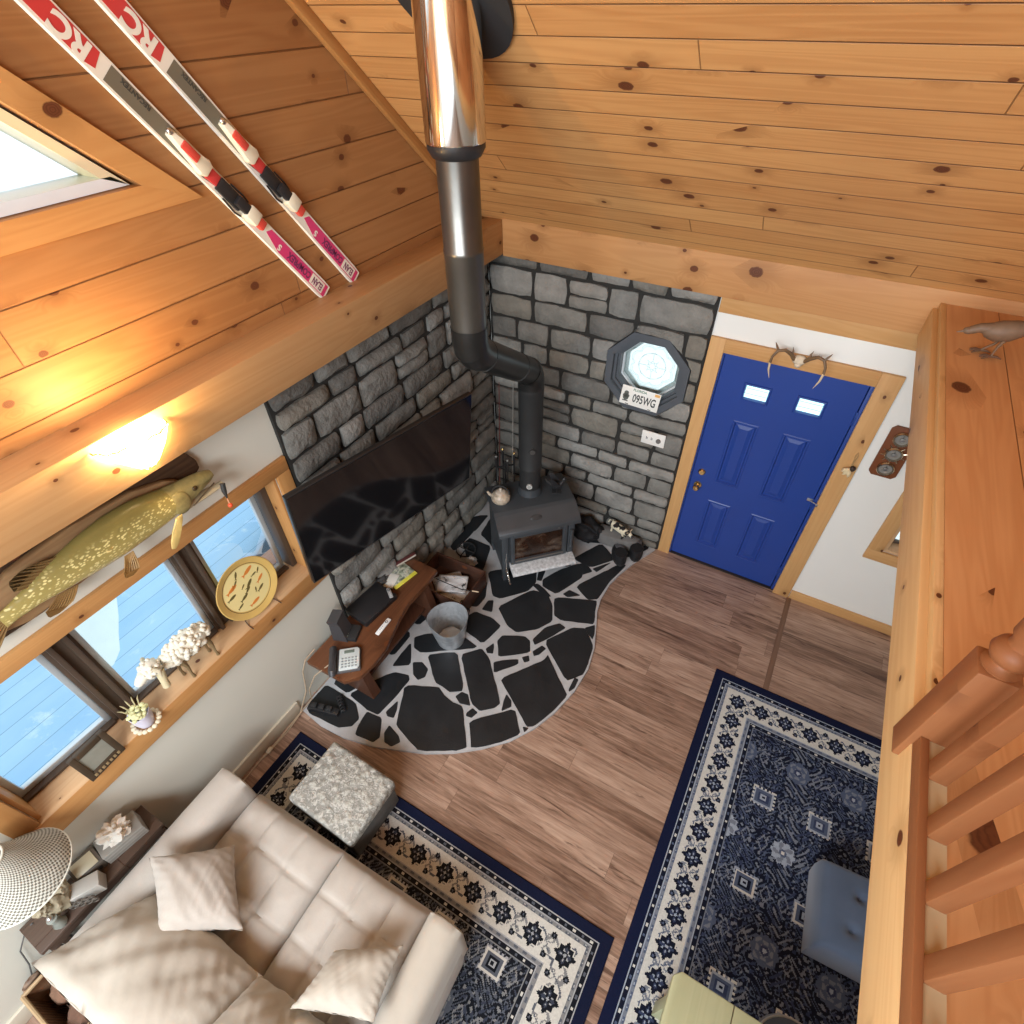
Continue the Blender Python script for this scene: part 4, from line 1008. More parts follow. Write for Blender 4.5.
ph = thing('desk_phone', 'black and silver corded desk telephone at the near end of the bench', 'telephone', (.175, -2.53, TOPZ), R(40))
PM = plain('phone_silver', (.62, .68, .68), .4, var=.05); KM = plain('phone_keys', (.30, .33, .34), .5)
mb = MB(); mb.prism([(-.11, -.085), (.11, -.085), (.11, .095), (-.11, .095)], 0, .03, .01); mb.build('base', plain('phone_base', (.10, .10, .105), .45), ph)
MB().prism([(-.035, -.08), (.09, -.08), (.105, -.06), (.105, .07), (.09, .088), (-.035, .088)], .028, .044, .005).build('face_panel', PM, ph)
mb = MB()
for i in range(5):
    for q in range(4): mb.box(-.018 + i * .023, -.004 + i * .023, -.066 + q * .022, -.055 + q * .022, .043, .0475, .001)
mb.build('keypad', KM, ph)
MB().box(.0, .07, .045, .070, .043, .046, .002).build('display', plain('phone_display', (.16, .20, .17), .25), ph)
mb = MB(); mb.tube([(-.075, -.115, .035), (-.075, -.09, .055), (-.075, 0, .062), (-.075, .085, .055), (-.075, .11, .035)], [.020, .027, .022, .027, .020], 14)
mb.build('handset', plain('phone_handset', (.05, .05, .055), .4), ph)

md = thing('modem', 'dark grey upright wedge shaped modem standing behind the telephone', 'modem', (.0, -2.36, TOPZ), R(20))
mb = MB(); mb.loft([[(-.05, -.06, 0), (.06, -.06, 0), (.06, .06, 0), (-.05, .06, 0)], [(-.045, -.05, .17), (.035, -.05, .17), (.035, .05, .17), (-.045, .05, .17)], [(-.05, -.058, .215), (.03, -.058, .225), (.03, .058, .225), (-.05, .058, .215)]])
mb.build('case', plain('modem_grey', (.055, .055, .06), .45), md, smooth=False)
mb = MB(); mb.box(.04, .12, -.05, .075, 0, .035, .004); mb.build('dock', BLACKM, md)
mb = MB()
for q in range(4): mb.ball((.0605 - .02 * (.03 + q * .02) / .13, -.03 + q * .02, .04), .003)
mb.build('indicator_lights', plain('led_grey', (.35, .4, .35), .4), md)

db = thing('set_top_box', 'flat black set top box lying in the middle of the bench', 'set top box', (.03, -2.055, TOPZ), R(-6))
MB().box(-.115, .105, -.17, .155, .006, .058, .006).build('case', plain('black_box', (.016, .016, .018), .5), db)
MB().box(.1055, .108, -.12, .08, .018, .045, .001).build('front_glass', tvm, db)
mb = MB()
for x in (-.09, .08):
    for y in (-.14, .13): mb.cyl((x, y, 0), (x, y, .008), .010, seg=10)
mb.build('feet', BLACKM, db)

def remote(name, lab, loc, rz, c, L=.13, w_=.034, hole=True):
    r_ = thing(name, lab, 'remote', loc, rz)
    MB().box(-w_ / 2, w_ / 2, -L / 2, L / 2, 0, .014, .006).build('case', c, r_)
    MB().lathe([(.011, .0), (.011, .0008), (.0065, .0008), (.0065, 0)], 18, M=Tm(0, L * .27, .0141)).build('ring', BLACK, r_)
    mb = MB()
    for q in range(3): mb.box(-.005, .005, -.01 - q * .015, -.002 - q * .015, .0138, .0152, .001)
    mb.build('buttons', plain('remote_button_' + name, (.55, .55, .55), .5), r_)
remote('remote_control', 'slim white remote control on the front edge of the bench', (.218, -2.168, TOPZ), R(2), plain('remote_white', (.85, .85, .83), .35, var=.03), .155)
remote('remote_control', 'short grey remote control lying across the end of the set top box', (.10, -1.93, TOPZ + .0582), R(55), plain('remote_grey', (.33, .33, .33), .4), .10, .03)

mg = thing('magazine', 'glossy yellow and green magazine lying open on the far half of the bench', 'magazine', (.03, -1.745, TOPZ), R(-12))
def magm():
    g = G('magazine_cover'); o = g.obj(); x = g.xyz(o); n = g.noise(o, 16, 3, .6, .5)
    c = g.ramp(n, [(.35, (.05, .06, .05)), (.47, (.28, .33, .25)), (.55, (.60, .62, .52)), (.65, (.16, .20, .19))])
    y_ = g.math('MULTIPLY', g.math('GREATER_THAN', x[0], .045), .9)
    return g.fin(g.mix(y_, c, (.72, .66, .06)), .3, 0, .5)
MB().box(-.09, .075, -.09, .13, 0, .012, .003).build('cover', magm(), mg)
MB().box(-.10, .0, -.12, .02, .0125, .016, .001, M=Rz(R(25))).build('loose_sheet', plain('white_paper', (.75, .75, .70), .6), mg)
bk = thing('book', 'dark red book leaning on the stone behind the magazine', 'book', (-.035, -1.575, TOPZ), R(-20))
MB().box(-.02, .01, -.10, .10, 0, .026, .002).build('cover', plain('dark_red_cover', (.10, .03, .03), .5), bk)
MB().box(-.016, .0105, -.096, .0955, .004, .022).build('pages', plain('page_block', (.55, .5, .42), .8), bk)
ct = thing('cloth_scrap', 'crumpled dark grey cloth at the back of the bench beside the stone', 'cloth', (-.06, -1.86, TOPZ))
MB().merge(lump((0, 0, .02), (.035, .075, .03), .5, 2.2, 8)).build('cloth', plain('dark_grey_cloth', (.06, .06, .06), .9, var=.4, bump=.4), ct)

# cords
CRD = plain('tan_cord', (.42, .32, .22), .6); CRB = plain('black_cord', (.02, .02, .022), .5)
o = MB().tube([(-.08, -2.56, TOPZ + .02), (-.085, -2.65, TOPZ + .006), (-.095, -2.70, .37), (-.10, -2.74, .16), (-.098, -2.85, .022), (-.09, -3.05, .012), (-.092, -3.20, .010), (-.085, -3.42, .010)], .005, 8).build('phone_cord', CRD)
tag(o, 'tan cord dropping from the bench and running along the left baseboard', 'cord')
o = MB().tube([(.09, -2.60, TOPZ + .008), (.04, -2.70, TOPZ - .03), (.0, -2.76, .30), (-.04, -2.76, .12), (-.09, -2.82, .035), (-.08, -3.0, .009), (-.085, -3.22, .01)], .004, 8).build('phone_cord', CRD)
tag(o, 'thin tan cord hanging in front of the near end of the bench', 'cord')
o = MB().tube(helix((.07, -2.62, .045), (.19, -2.70, .045), .018, 6, 12), .005, 6).build('coiled_cord', CRB)
tag(o, 'coiled black cord lying on the slate beside the near end of the bench', 'cord')
ad = thing('power_adapter', 'black power strip with plugs on the slate under the near end of the bench', 'power strip', (.05, -2.755, .0262), R(-75))
MB().box(-.025, .025, -.12, .12, 0, .035, .005).build('strip', BLACK, ad)
mb = MB()
for q in range(3): mb.box(-.018, .018, -.09 + q * .06, -.05 + q * .06, .0352, .065, .004)
mb.build('plugs', BLACKM, ad)
cl = thing('cord_clip', 'small tan cord coupler on the cord along the left baseboard', 'clip', (-.088, -3.16, .0022), R(10))
MB().box(-.015, .015, -.022, .022, 0, .022, .004).build('clip', plain('clip_tan', (.55, .48, .36), .5), cl)

# ------------------------------------------------------------------ wooden box, newspapers, bucket
wbx = thing('wooden_crate', 'open dark wooden kindling box on the hearth beside the far end of the bench', 'box', (.235, -1.385, .0262), R(2))
CRT = pine('crate_wood', 'X', 'Z', 4, 40, False, (.085, .038, .024), (.045, .02, .014), knots=.15, seed=81, rough=.5)
hx, hy, hh, t_ = .25, .20, .185, .012
MB().box(-hx, hx, -hy, hy, 0, .012).build('bottom', CRT, wbx)
for a in ((-hx, hx, -hy, -hy + t_), (-hx, hx, hy - t_, hy), (-hx, -hx + t_, -hy + t_, hy - t_), (hx - t_, hx, -hy + t_, hy - t_)):
    MB().box(*a, .012, hh, .002).build('side_panel', CRT, wbx)
def newsm(nm, s):
    g = G(nm); o = g.obj(); x = g.xyz(o); n = g.noise(o, 15, 3, .6, .4)
    st_ = g.math('GREATER_THAN', g.math('SINE', g.math('MULTIPLY', x[1], 900.0)), .1); bl = g.math('GREATER_THAN', g.noise(o, 9 + s, 1), .48)
    c = g.mix(g.math('MULTIPLY', g.math('MULTIPLY', st_, bl), .55), (.80, .81, .82), (.12, .12, .12))
    return g.fin(g.mix(g.smooth(n, .58, .66), c, (.05, .05, .05)), .8)
for i, (x, y, z, a_, lab) in enumerate(((.0, .01, .075, 25, 'folded newspaper on top in the wooden kindling box'), (.08, -.05, .05, -15, 'folded newspaper under the top one in the kindling box'), (-.06, .04, .025, 50, 'grey newspaper at the bottom of the kindling box'))):
    nb = MB()
    nb.grid(lambda u, v: Vector(((u - .5) * .26, (v - .5) * .19, .012 * math.sin(u * 3.1) * (1 - v * .5) + .006 * noise.noise(Vector((u * 4, v * 4, i))))), 14, 10)
    o = nb.build('newspaper', newsm('newsprint_%d' % i, i), fixn=False); md_ = o.modifiers.new('Solidify', 'SOLIDIFY'); md_.thickness = .012
    o.matrix_world = Tm(.255 + x, -1.385 + y, .0262 + z + .02) @ Rz(R(a_)); tag(o, lab, 'newspaper', 'newspapers in the kindling box')
KW = pine('kindling_wood', 'X', 'Y', 4, 40, False, (.30, .21, .17), (.19, .12, .09), knots=0, seed=83)
for i, (p0, p1, lab) in enumerate((((.09, -1.52, .14), (.33, -1.56, .10), 'grey split stick lying in the kindling box nearest the bucket'), ((.06, -1.44, .12), (.20, -1.55, .06), 'short reddish stick lying in the kindling box next to the bench'))):
    p0, p1 = Vector(p0), Vector(p1); t = (p1 - p0); o = MB().box(0, t.length, -.014, .014, -.009, .009, .003).jitter(.003, 30).build('kindling_stick', KW)
    t.normalize(); y_ = Vector((0, 0, 1)).cross(t).normalized(); o.matrix_world = frame(None, t, y_, t.cross(y_), p0); tag(o, lab, 'stick', 'sticks in the kindling box')
o = MB().tube([(.12, -1.42, .16), (.40, -1.44, .205), (.53, -1.42, .235)], [.004, .004, .003], 7).build('poker', plain('iron_rod', (.04, .04, .04), .4, .6)); 
tag(o, 'thin dark poker laid across the wooden kindling box', 'poker')
MB().tube([(.50, -1.4245, .2285), (.54, -1.4185, .2375), (.56, -1.416, .241)], [.0048, .0055, .004], 8).build('grip', HORNT, o)

def galv():
    g = G('galvanised_zinc'); o = g.obj(); n = g.noise(o, 9, 5, .65, .6); v = g.new('ShaderNodeTexVoronoi'); g.put(v.inputs['Vector'], o); v.inputs['Scale'].default_value = 40
    c = g.mix(n, (.24, .27, .30), (.66, .70, .73)); c = g.mix(g.math('MULTIPLY', g.xyz(v.outputs['Color'])[0], .35), c, (.80, .83, .86))
    return g.fin(c, .40, .6, .5)
ZN = galv()
bu = thing('ash_bucket', 'dented galvanised ash bucket with a spout standing beside the bench', 'bucket', (.515, -1.79, .0262), R(-50)); bu.scale = (1.22, 1.22, 1.12)
def bucket_rings():
    rings = []
    for r_, z in ((.0, .006), (.085, .006), (.092, .03), (.112, .15), (.126, .25), (.129, .262), (.132, .262), (.129, .25), (.115, .15), (.095, .03), (.090, .0), (.0, .0)):
        ring = []
        for k_ in range(40):
            a = 2 * PI * k_ / 40; f = max(0, z - .10) / .162
            sp = max(0, math.cos(a)) ** 6 * .035 * f; rr_ = r_ * (1 + .015 * math.sin(3 * a) * f) + (sp if r_ > .05 else 0)
            ring.append((max(rr_, .0005) * math.cos(a), max(rr_, .0005) * math.sin(a), z + (.018 * math.cos(a) * f)))
        rings.append(ring)
    return rings
MB().loft(bucket_rings(), cap=False).build('pail', ZN, bu)
MB().tube([(0.0, .130, .235), (-.07, .145, .20), (-.14, .10, .165), (-.165, 0, .15), (-.14, -.10, .165), (-.07, -.145, .20), (0.0, -.130, .235)], .004, 8).build('bail_handle', plain('bail_wire', (.12, .12, .13), .4, .8), bu)
MB().merge(lump((0, 0, .022), (.075, .075, .02), .2, 2, 5, .008)).build('ash', plain('pale_ash', (.48, .48, .47), .95, var=.3, vs=20, bump=.4), bu)
ga = thing('glass_jar', 'small clear crumpled wrapper of kindling starters on the slate left of the stove', 'wrapper', (.225, -1.03, .0262))
MB().merge(lump((0, 0, .03), (.055, .045, .035), .35, 2.2, 12, .0)).build('wrapper', plain('clear_wrapper', (.55, .55, .53), .15, var=.5, vs=25), ga)
ga.name = 'wrapper'
sb_ = thing('wood_splitter_stand', 'black iron trivet on the slate between the kindling box and the stove', 'trivet', (.10, -.93, .0262))
mb = MB(); mb.lathe([(.085, .02), (.095, .02), (.095, .03), (.085, .03), (.085, .02)], 24)
for q in range(4): a_ = q * PI / 2; mb.cyl((.09 * math.cos(a_), .09 * math.sin(a_), 0), (.09 * math.cos(a_), .09 * math.sin(a_), .025), .006, seg=8); mb.cyl((0, 0, .025), (.09 * math.cos(a_), .09 * math.sin(a_), .025), .005, seg=8)
mb.build('ring', BLACKM, sb_); sb_.name = 'iron_trivet'
# ------------------------------------------------------------------ skis
SKW = plain('ski_white', (.76, .74, .66), .35, var=.06); SKP = plain('ski_pink', (.62, .045, .17), .35, var=.08); SKR = plain('ski_red', (.55, .045, .045), .35, var=.08)
SKG = plain('ski_grey', (.16, .145, .105), .4, var=.1); SKL = plain('ski_pale_green', (.50, .55, .50), .35, var=.05); SKD = plain('ski_dark_print', (.16, .03, .10), .5); SKK = plain('ski_black_print', (.05, .05, .045), .5)
def make_ski(lab, yz):
    s = thing('ski', lab, 'ski', group='alpine skis on the gable')
    d = Vector((0, -.5747, .8184)); y_ = Vector((0, -.8184, -.5747))
    s.matrix_world = frame(None, d, y_, Vector((1, 0, 0)), (-.1035, yz[0], yz[1]))
    def hw(t): return .039 + .005 * (1 - min(1, t / .5)) + .006 * max(0, (t - 1.0) / .8)
    N = 40; rings = []
    for i in range(N + 1):
        t = 1.95 * i / N; w = hw(t); up = 0
        if t > 1.72: q = (t - 1.72) / .23; w *= math.sqrt(max(.02, 1 - q * q)); up = .06 * q * q
        if i == 0: w *= .9
        rings.append([(t, -w, up), (t, w, up), (t, w, up + .010), (t, w * .93, up + .014), (t, -w * .93, up + .014), (t, -w, up + .010)])
    mb = MB(); mb.loft(rings); mb.build('ski_body', SKW, s)
    def panel(nm, P, mat, z=.0141): return MB().prism(P, z - .001, z + .0008).build(nm, mat, s, smooth=False) if True else None
    e = .029
    panel('pink_panel', [(.012, -.031), (.012, .031), (.36, e), (.46, -.002), (.44, -e)], SKP)
    panel('name_panel', [(.035, -.027), (.035, .027), (.135, .026), (.135, -.026)], SKW, .0146)
    panel('grey_panel', [(1.205, -.030), (1.205, .029), (.80, e * .95), (.72, .012), (.96, -.029)], SKG)
    panel('pale_panel', [(.50, -.027), (.50, .012), (.84, .010), (.84, -.027)], SKL, .0146)
    panel('red_panel', [(1.245, -.032), (1.235, .020), (1.27, .031), (1.50, .028), (1.40, -.0335)], SKR)
    def tx(nm, st_, s0, sz, m, yy=0, sx_=1.0, b=.0, z=.0160): text(nm, st_, sz, m, s, Tm(s0, yy, z), .0006, sx=sx_, bold=b)
    tx('name_letters', 'ELAN', .083, .050, SKD, 0, .62, .0008)
    tx('model_letters', 'COMPREX', .225, .046, SKD, 0, .78, .001)
    tx('letter', 'S', .365, .040, SKW, .006, 1, .001)
    tx('red_letters', 'RC', 1.325, .082, SKW, .0, 1.12, .0035)
    tx('grey_letters', 'RECANTEX', 1.11, .022, SKK, -.017, 1.0, .0003)
    # heel binding
    h = MB(); h.box(.62, .745, -.028, .028, .0155, .032, .004); h.box(.585, .66, -.022, .022, .030, .055, .006); hb_ = h.build('heel_binding', BLACK, s)
    MB().box(.535, .60, -.031, .031, .016, .058, .008).build('heel_housing', plain('binding_cream', (.74, .70, .56), .4), hb_)
    MB().box(.495, .545, -.022, .022, .020, .052, .008).build('heel_lever', plain('binding_red', (.62, .07, .05), .35), hb_)
    mb = MB(); mb.tube([(.70, .036, .024), (.63, .042, .02), (.60, .036, .024)], .004, 7); mb.tube([(.70, -.036, .024), (.63, -.042, .02), (.60, -.036, .024)], .004, 7)
    mb.build('brake_arms', BLACK, hb_)
    # toe binding
    tb = MB(); tb.prism([(.825, -.036), (.86, -.018), (.985, -.014), (.985, .014), (.86, .020), (.825, .036), (.80, .024), (.80, -.024)], .0155, .045, .006)
    to_ = tb.build('toe_binding', bpy.data.materials['binding_cream'], s)
    MB().box(.86, .935, -.017, .017, .040, .052, .005).build('toe_insert', bpy.data.materials['binding_red'], to_)
    MB().prism([(.745, -.027), (.745, .018), (.80, .024), (.80, -.027)], .0155, .026, .003).build('toe_pad', SKR, to_)
    MB().ball((.985, 0, .040), (.014, .012, .010)).build('adjust_screw', STEEL, to_)
    MB().box(.62, .66, -.0, .02, .0153, .0158).build('size_mark', SKK, to_, smooth=False)
    return s
make_ski('white and pink downhill ski on the plank gable, nearer the triangular window', (-1.655, 2.680))
make_ski('white and pink downhill ski on the plank gable, nearer the stovepipe', (-1.418, 2.678))

# ------------------------------------------------------------------ fish mount
def fishm():
    g = G('pike_skin'); o = g.obj(); x = g.xyz(o); n = g.noise(o, 8, 3)
    base = g.mix(g.smooth(x[2], -.09, .085), (.54, .43, .14), (.15, .12, .035)); base = g.mix(g.math('MULTIPLY', n, .5), base, (.30, .24, .07))
    v = g.new('ShaderNodeTexVoronoi'); g.put(v.inputs['Vector'], g.comb(0.0, g.math('MULTIPLY', x[1], 55.0), g.math('MULTIPLY', x[2], 95.0))); v.inputs['Scale'].default_value = 1
    sp_ = g.smooth(v.outputs['Distance'], .42, .26); band = g.smooth(g.math('ABSOLUTE', g.math('ADD', x[2], .02)), .095, .045)
    col = g.mix(g.math('MULTIPLY', g.math('MULTIPLY', sp_, band), .8), base, (.80, .70, .32))
    g.bump(v.outputs['Distance'], .25, .003); return g.fin(col, .28, 0, .5, coat=.4)
FISH = fishm(); FIN = pine('fin_rays', 'Y', 'Z', 4, 40, False, (.36, .235, .095), (.17, .095, .035), knots=0, seed=91, rough=.4)
fm = thing('fish_mount', 'mounted olive pike with yellow spots on a driftwood plaque above the long window', 'fish mount', (-.03, -3.1, 2.2))
fz = lambda y, z: (y + 3.1, z - 2.2)
sp = [(-3.62, 2.17, .036, .014), (-3.58, 2.178, .036, .020), (-3.5, 2.19, .047, .030), (-3.40, 2.20, .070, .042), (-3.28, 2.208, .092, .052), (-3.16, 2.212, .104, .058), (-3.05, 2.212, .100, .060), (-2.95, 2.205, .086, .058), (-2.90, 2.200, .076, .056),
      (-2.84, 2.198, .066, .050), (-2.79, 2.200, .056, .045), (-2.74, 2.203, .043, .040), (-2.70, 2.203, .033, .034), (-2.675, 2.203, .020, .025)]
rings = []
for y, z, hh_, w_ in sp:
    Y, Z = fz(y, z); rings.append([(w_ * math.cos(t) * (1.0 if math.cos(t) > 0 else .6), Y, Z + hh_ * math.sin(t)) for t in [2 * PI * k / 22 for k in range(22)]])
MB().loft(rings[:9]).build('body', FISH, fm, angle=60)
HEADM = plain('pike_head', (.26, .215, .085), .3, var=.6, vs=34, coat=.3)
MB().loft(rings[8:]).build('head', HEADM, fm, angle=60)
MB().tube([(.047, *fz(-2.70, 2.178)), (.05, *fz(-2.75, 2.166)), (.052, *fz(-2.80, 2.152)), (.05, *fz(-2.835, 2.14))], .0035, 6).build('lip', plain('lip_dark', (.07, .05, .03), .4), fm)
jr = []
for y, z, hh_, w_ in ((-2.86, 2.135, .020, .038), (-2.80, 2.128, .016, .034), (-2.74, 2.122, .012, .030), (-2.68, 2.118, .010, .024), (-2.645, 2.120, .007, .012)):
    Y, Z = fz(y, z); jr.append([(w_ * math.cos(t), Y, Z + hh_ * math.sin(t)) for t in [2 * PI * k / 14 for k in range(14)]])
MB().loft(jr).build('lower_jaw', plain('pale_jaw', (.50, .44, .30), .35, var=.2), fm)
mb = MB(); mb.merge(lump((.01, fz(-2.755, 2.155)[0], fz(0, 2.157)[1]), (.030, .075, .026), .2, 2, 3)); mb.build('mouth', plain('mouth_grey', (.20, .18, .15), .5), fm)
MB().ball((.046, *fz(-2.79, 2.212)), (.007, .013, .013)).build('eye', plain('fish_eye', (.05, .03, .01), .1), fm)
mb = MB(); mb.ball((.044, *fz(-2.875, 2.188)), (.014, .052, .058), seg=18); mb.build('gill_cover', HEADM, fm)
def fin(nm, pts, x0, x1, m=None):
    """fan shaped fin with rays"""
    P = [fz(*p) for p in pts]; root = (Vector(P[0]) + Vector(P[-1])) / 2; mb = MB(); n = 9
    a, b_ = Vector(P[0]), Vector(P[-1]); tips = P[1:-1]
    L = []
    for i in range(n):
        f = i / (n - 1); r_ = a.lerp(b_, f); q = f * (len(tips) - 1); k_ = min(int(q), len(tips) - 2); t = Vector(tips[k_]).lerp(Vector(tips[k_ + 1]), q - k_); L.append((r_, t))
        mb.tube([(x0, r_.x, r_.y), ((x0 + x1) / 2 + .004, (r_.x + t.x) / 2, (r_.y + t.y) / 2), (x1, t.x, t.y)], [.0035, .003, .0015], 6)
    top = [(x0, r_.x, r_.y) for r_, t in L]; bot = [(x1, t.x, t.y) for r_, t in L]
    mb.loft([[(x - .0012, y, z) for x, y, z in top] + [(x + .0012, y, z) for x, y, z in top[::-1]], [(x - .0012, y, z) for x, y, z in bot] + [(x + .0012, y, z) for x, y, z in bot[::-1]]])
    return mb.build(nm, m or FIN, fm)
MB().prism([fz(*p) for p in ((-2.90, 2.15), (-2.93, 2.148), (-2.972, 2.10), (-3.003, 2.055), (-3.015, 2.022), (-3.0, 2.012), (-2.972, 2.03), (-2.935, 2.085), (-2.905, 2.13))], .056, .064, .003, M=Matrix(((0, 0, 1, 0), (1, 0, 0, 0), (0, 1, 0, 0), (0, 0, 0, 1)))).build('pectoral_fin', plain('fin_gold', (.58, .43, .15), .35, var=.2, vs=40), fm)
fin('pelvic_fin', [(-3.175, 2.115), (-3.225, 2.085), (-3.235, 2.055), (-3.20, 2.045), (-3.165, 2.06), (-3.14, 2.115)], .03, .075)
fin('anal_fin', [(-3.44, 2.138), (-3.51, 2.125), (-3.515, 2.095), (-3.475, 2.085), (-3.42, 2.095), (-3.37, 2.125)], .02, .045)
fin('dorsal_fin', [(-3.48, 2.235), (-3.53, 2.255), (-3.525, 2.30), (-3.47, 2.315), (-3.41, 2.30), (-3.36, 2.278)], .005, .01, plain('fin_dark', (.18, .11, .04), .4))
fin('tail_fin', [(-3.61, 2.145), (-3.73, 2.05), (-3.72, 2.12), (-3.705, 2.17), (-3.73, 2.23), (-3.75, 2.29), (-3.62, 2.20)], 0, .01)
lu = MB(); lu.tube([(.02, *fz(-2.655, 2.128)), (.03, *fz(-2.668, 2.09)), (.033, *fz(-2.672, 2.05))], [.013, .012, .003], 10)
luo = lu.build('lure', plain('lure_dark', (.03, .03, .03), .3), fm)
mb = MB(); mb.tube([(.033, *fz(-2.672, 2.05)), (.036, *fz(-2.674, 2.02))], .0028, 7); mb.build('lure_shaft', plain('lure_orange', (.75, .35, .2), .4), luo)
MB().ball((.037, *fz(-2.675, 2.008)), .012).build('lure_bead', plain('lure_red', (.75, .10, .04), .3), luo)
DRIFT = pine('driftwood_dark', 'Y', 'Z', 4, 40, False, (.13, .070, .036), (.05, .026, .014), knots=.2, seed=95, rough=.7, streak=1.5)
DRIFT2 = pine('driftwood_tan', 'Y', 'Z', 4, 40, False, (.40, .25, .12), (.24, .13, .06), knots=.1, seed=96, rough=.6, streak=1.3)
YZ = Matrix(((0, 0, 1, 0), (1, 0, 0, 0), (0, 1, 0, 0), (0, 0, 0, 1)))
P = [(-3.85, 2.06), (-3.85, 2.38), (-3.4, 2.40), (-3.1, 2.385), (-2.9, 2.365), (-2.78, 2.345), (-2.705, 2.315), (-2.672, 2.25), (-2.675, 2.205), (-2.74, 2.17), (-2.9, 2.13), (-3.2, 2.08), (-3.5, 2.045)]
MB().prism([fz(*p) for p in P], -.098, -.066, .012, M=YZ).jitter(.008, 9).build('driftwood', DRIFT, fm)
P = [(-3.72, 2.12), (-3.66, 2.24), (-3.5, 2.31), (-3.25, 2.33), (-3.0, 2.315), (-2.86, 2.275), (-2.80, 2.235), (-2.85, 2.17), (-3.0, 2.125), (-3.3, 2.085), (-3.55, 2.07)]
MB().prism([fz(*p) for p in P], -.066, -.032, .010, M=YZ).jitter(.005, 9).build('plaque', DRIFT2, fm)

# ------------------------------------------------------------------ sconce
sc = thing('wall_sconce', 'glowing torn parchment wall sconce on the left pine beam above the fish', 'wall lamp', (.092, -2.945, 2.60))
def parch():
    g = G('glowing_parchment'); n = g.noise(g.obj(), 20, 4, .6)
    c = g.mix(n, (1.0, .66, .30), (1.0, .80, .46)); g.put(g.b.inputs['Emission Color'], c); g.b.inputs['Emission Strength'].default_value = 30.0
    return g.fin(c, .7)
mb = MB(); N = 24
rim = []; 
for i in range(N + 1):
    t = PI * i / N; rim.append((.004 + .085 * math.sin(t), -.145 * math.cos(t) , .045 + .018 * noise.noise(Vector((t * 4, 2, 0))) - .03 * (i / N)))
low = [(.003 + .03 * math.sin(PI * i / N), -.035 * math.cos(PI * i / N) + .01, -.105 + .012 * noise.noise(Vector((i * .5, 8, 0)))) for i in range(N + 1)]
mid = [tuple(a * .55 + b_ * .45 + (.012 if k_ == 0 else 0) for k_, (a, b_) in enumerate(zip(p, q))) for p, q in zip(rim, low)]
vs = rim + mid + low; fs = [(r_ * (N + 1) + i, r_ * (N + 1) + i + 1, (r_ + 1) * (N + 1) + i + 1, (r_ + 1) * (N + 1) + i) for r_ in range(2) for i in range(N)]
mb.add(vs, fs); o = mb.build('shade', parch(), sc, fixn=False); md_ = o.modifiers.new('Solidify', 'SOLIDIFY'); md_.thickness = .003
mb = MB(); mb.tube([(x, y, z) for x, y, z in rim], .0035, 6); mb.build('shade_rim', plain('copper_rim', (.30, .13, .05), .4, .6), sc)
MB().box(0, .006, -.03, .03, -.08, -.02, .002).build('back_plate', plain('copper_plate', (.30, .13, .05), .4, .6), sc)
MB().ball((.04, 0, .0), (.018, .018, .028)).build('bulb', emit('warm_bulb', (1.0, .78, .45), 40), sc)
lt = bpy.data.lights.new('sconce_bulb', 'POINT'); lt.energy = SCONCE_W; lt.color = (1.0, .66, .30); lt.shadow_soft_size = .03
lo = bpy.data.objects.new('sconce_bulb', lt); COL.objects.link(lo); lo.location = (.16, -2.945, 2.652)

# ------------------------------------------------------------------ on the window sill
SZ = WZ0 + .0152
dp = thing('decorative_plate', 'round yellow decorative plate painted with small fish on a stand on the window sill', 'plate', (-.135, -2.725, SZ + .012), 0)
PT = Ry(R(-12)); PC = PT @ Tm(.0, 0, .197) @ frame(None, (0, 1, 0), (0, 0, 1), (1, 0, 0)) @ Matrix.Scale(1.18, 4)
PLY = plain('plate_cream', (.78, .66, .30), .3, var=.06, coat=.3); PLR = plain('plate_rim', (.62, .42, .13), .3, var=.12, coat=.3)
MB().lathe([(.0, -.004), (.12, -.006), (.165, .010), (.167, .013), (.163, .015), (.120, .002), (.115, .0), (.0, .0)], 48, M=PC).build('dish', PLR, dp)
MB().lathe([(.0, .0034), (.131, .0034), (.131, .0)], 48, M=PC).build('painted_face', PLY, dp)
mb = MB(); mb.tube([PC @ Vector((.131 * math.cos(2 * PI * i / 48), .131 * math.sin(2 * PI * i / 48), .0045)) for i in range(49)], .0022, 6, cap=False); mb.build('dark_ring', plain('plate_ring', (.10, .065, .02), .4), dp)
rr = random.Random(4)
for nm, m, lst in (('orange_fish', plain('orange_glaze', (.66, .22, .04), .35), [(-.055, .045, .028, 15), (.045, .07, .030, 20), (.075, -.002, .022, 30), (.0, -.085, .026, 10), (-.05, .05, .012, 60)]),
                   ('brown_fish', plain('brown_glaze', (.13, .10, .03), .4), [(-.01, .09, .018, 60), (-.075, .01, .022, 10), (-.03, -.03, .022, 20), (.02, .012, .025, 35), (.055, -.045, .02, 25), (-.065, -.055, .016, 20), (.085, .04, .013, 50), (.03, -.035, .012, 70), (-.01, .02, .012, 35), (.0, -.01, .018, 30), (-.03, .06, .014, 40), (.06, .035, .014, 10)])):
    mb = MB()
    for cx, cy, L, a_ in lst:
        q = PC @ Tm(cx * 1.1, cy * 1.1, .0033) @ Rz(R(a_)); pts = [(L * math.cos(t), .32 * L * math.sin(t)) for t in [2 * PI * k / 12 for k in range(12)]]
        pts = pts[:6] + [(-L * .95, .08 * L), (-L * 1.45, .35 * L), (-L * 1.3, 0), (-L * 1.45, -.35 * L), (-L * .95, -.08 * L)] + pts[7:]; mb.prism(pts, 0, .0009, M=q)
    split(mb.build(nm, m, dp))
ps = thing('plate_stand', 'small dark wire stand holding the round yellow plate', 'plate stand', (-.135, -2.735, SZ))
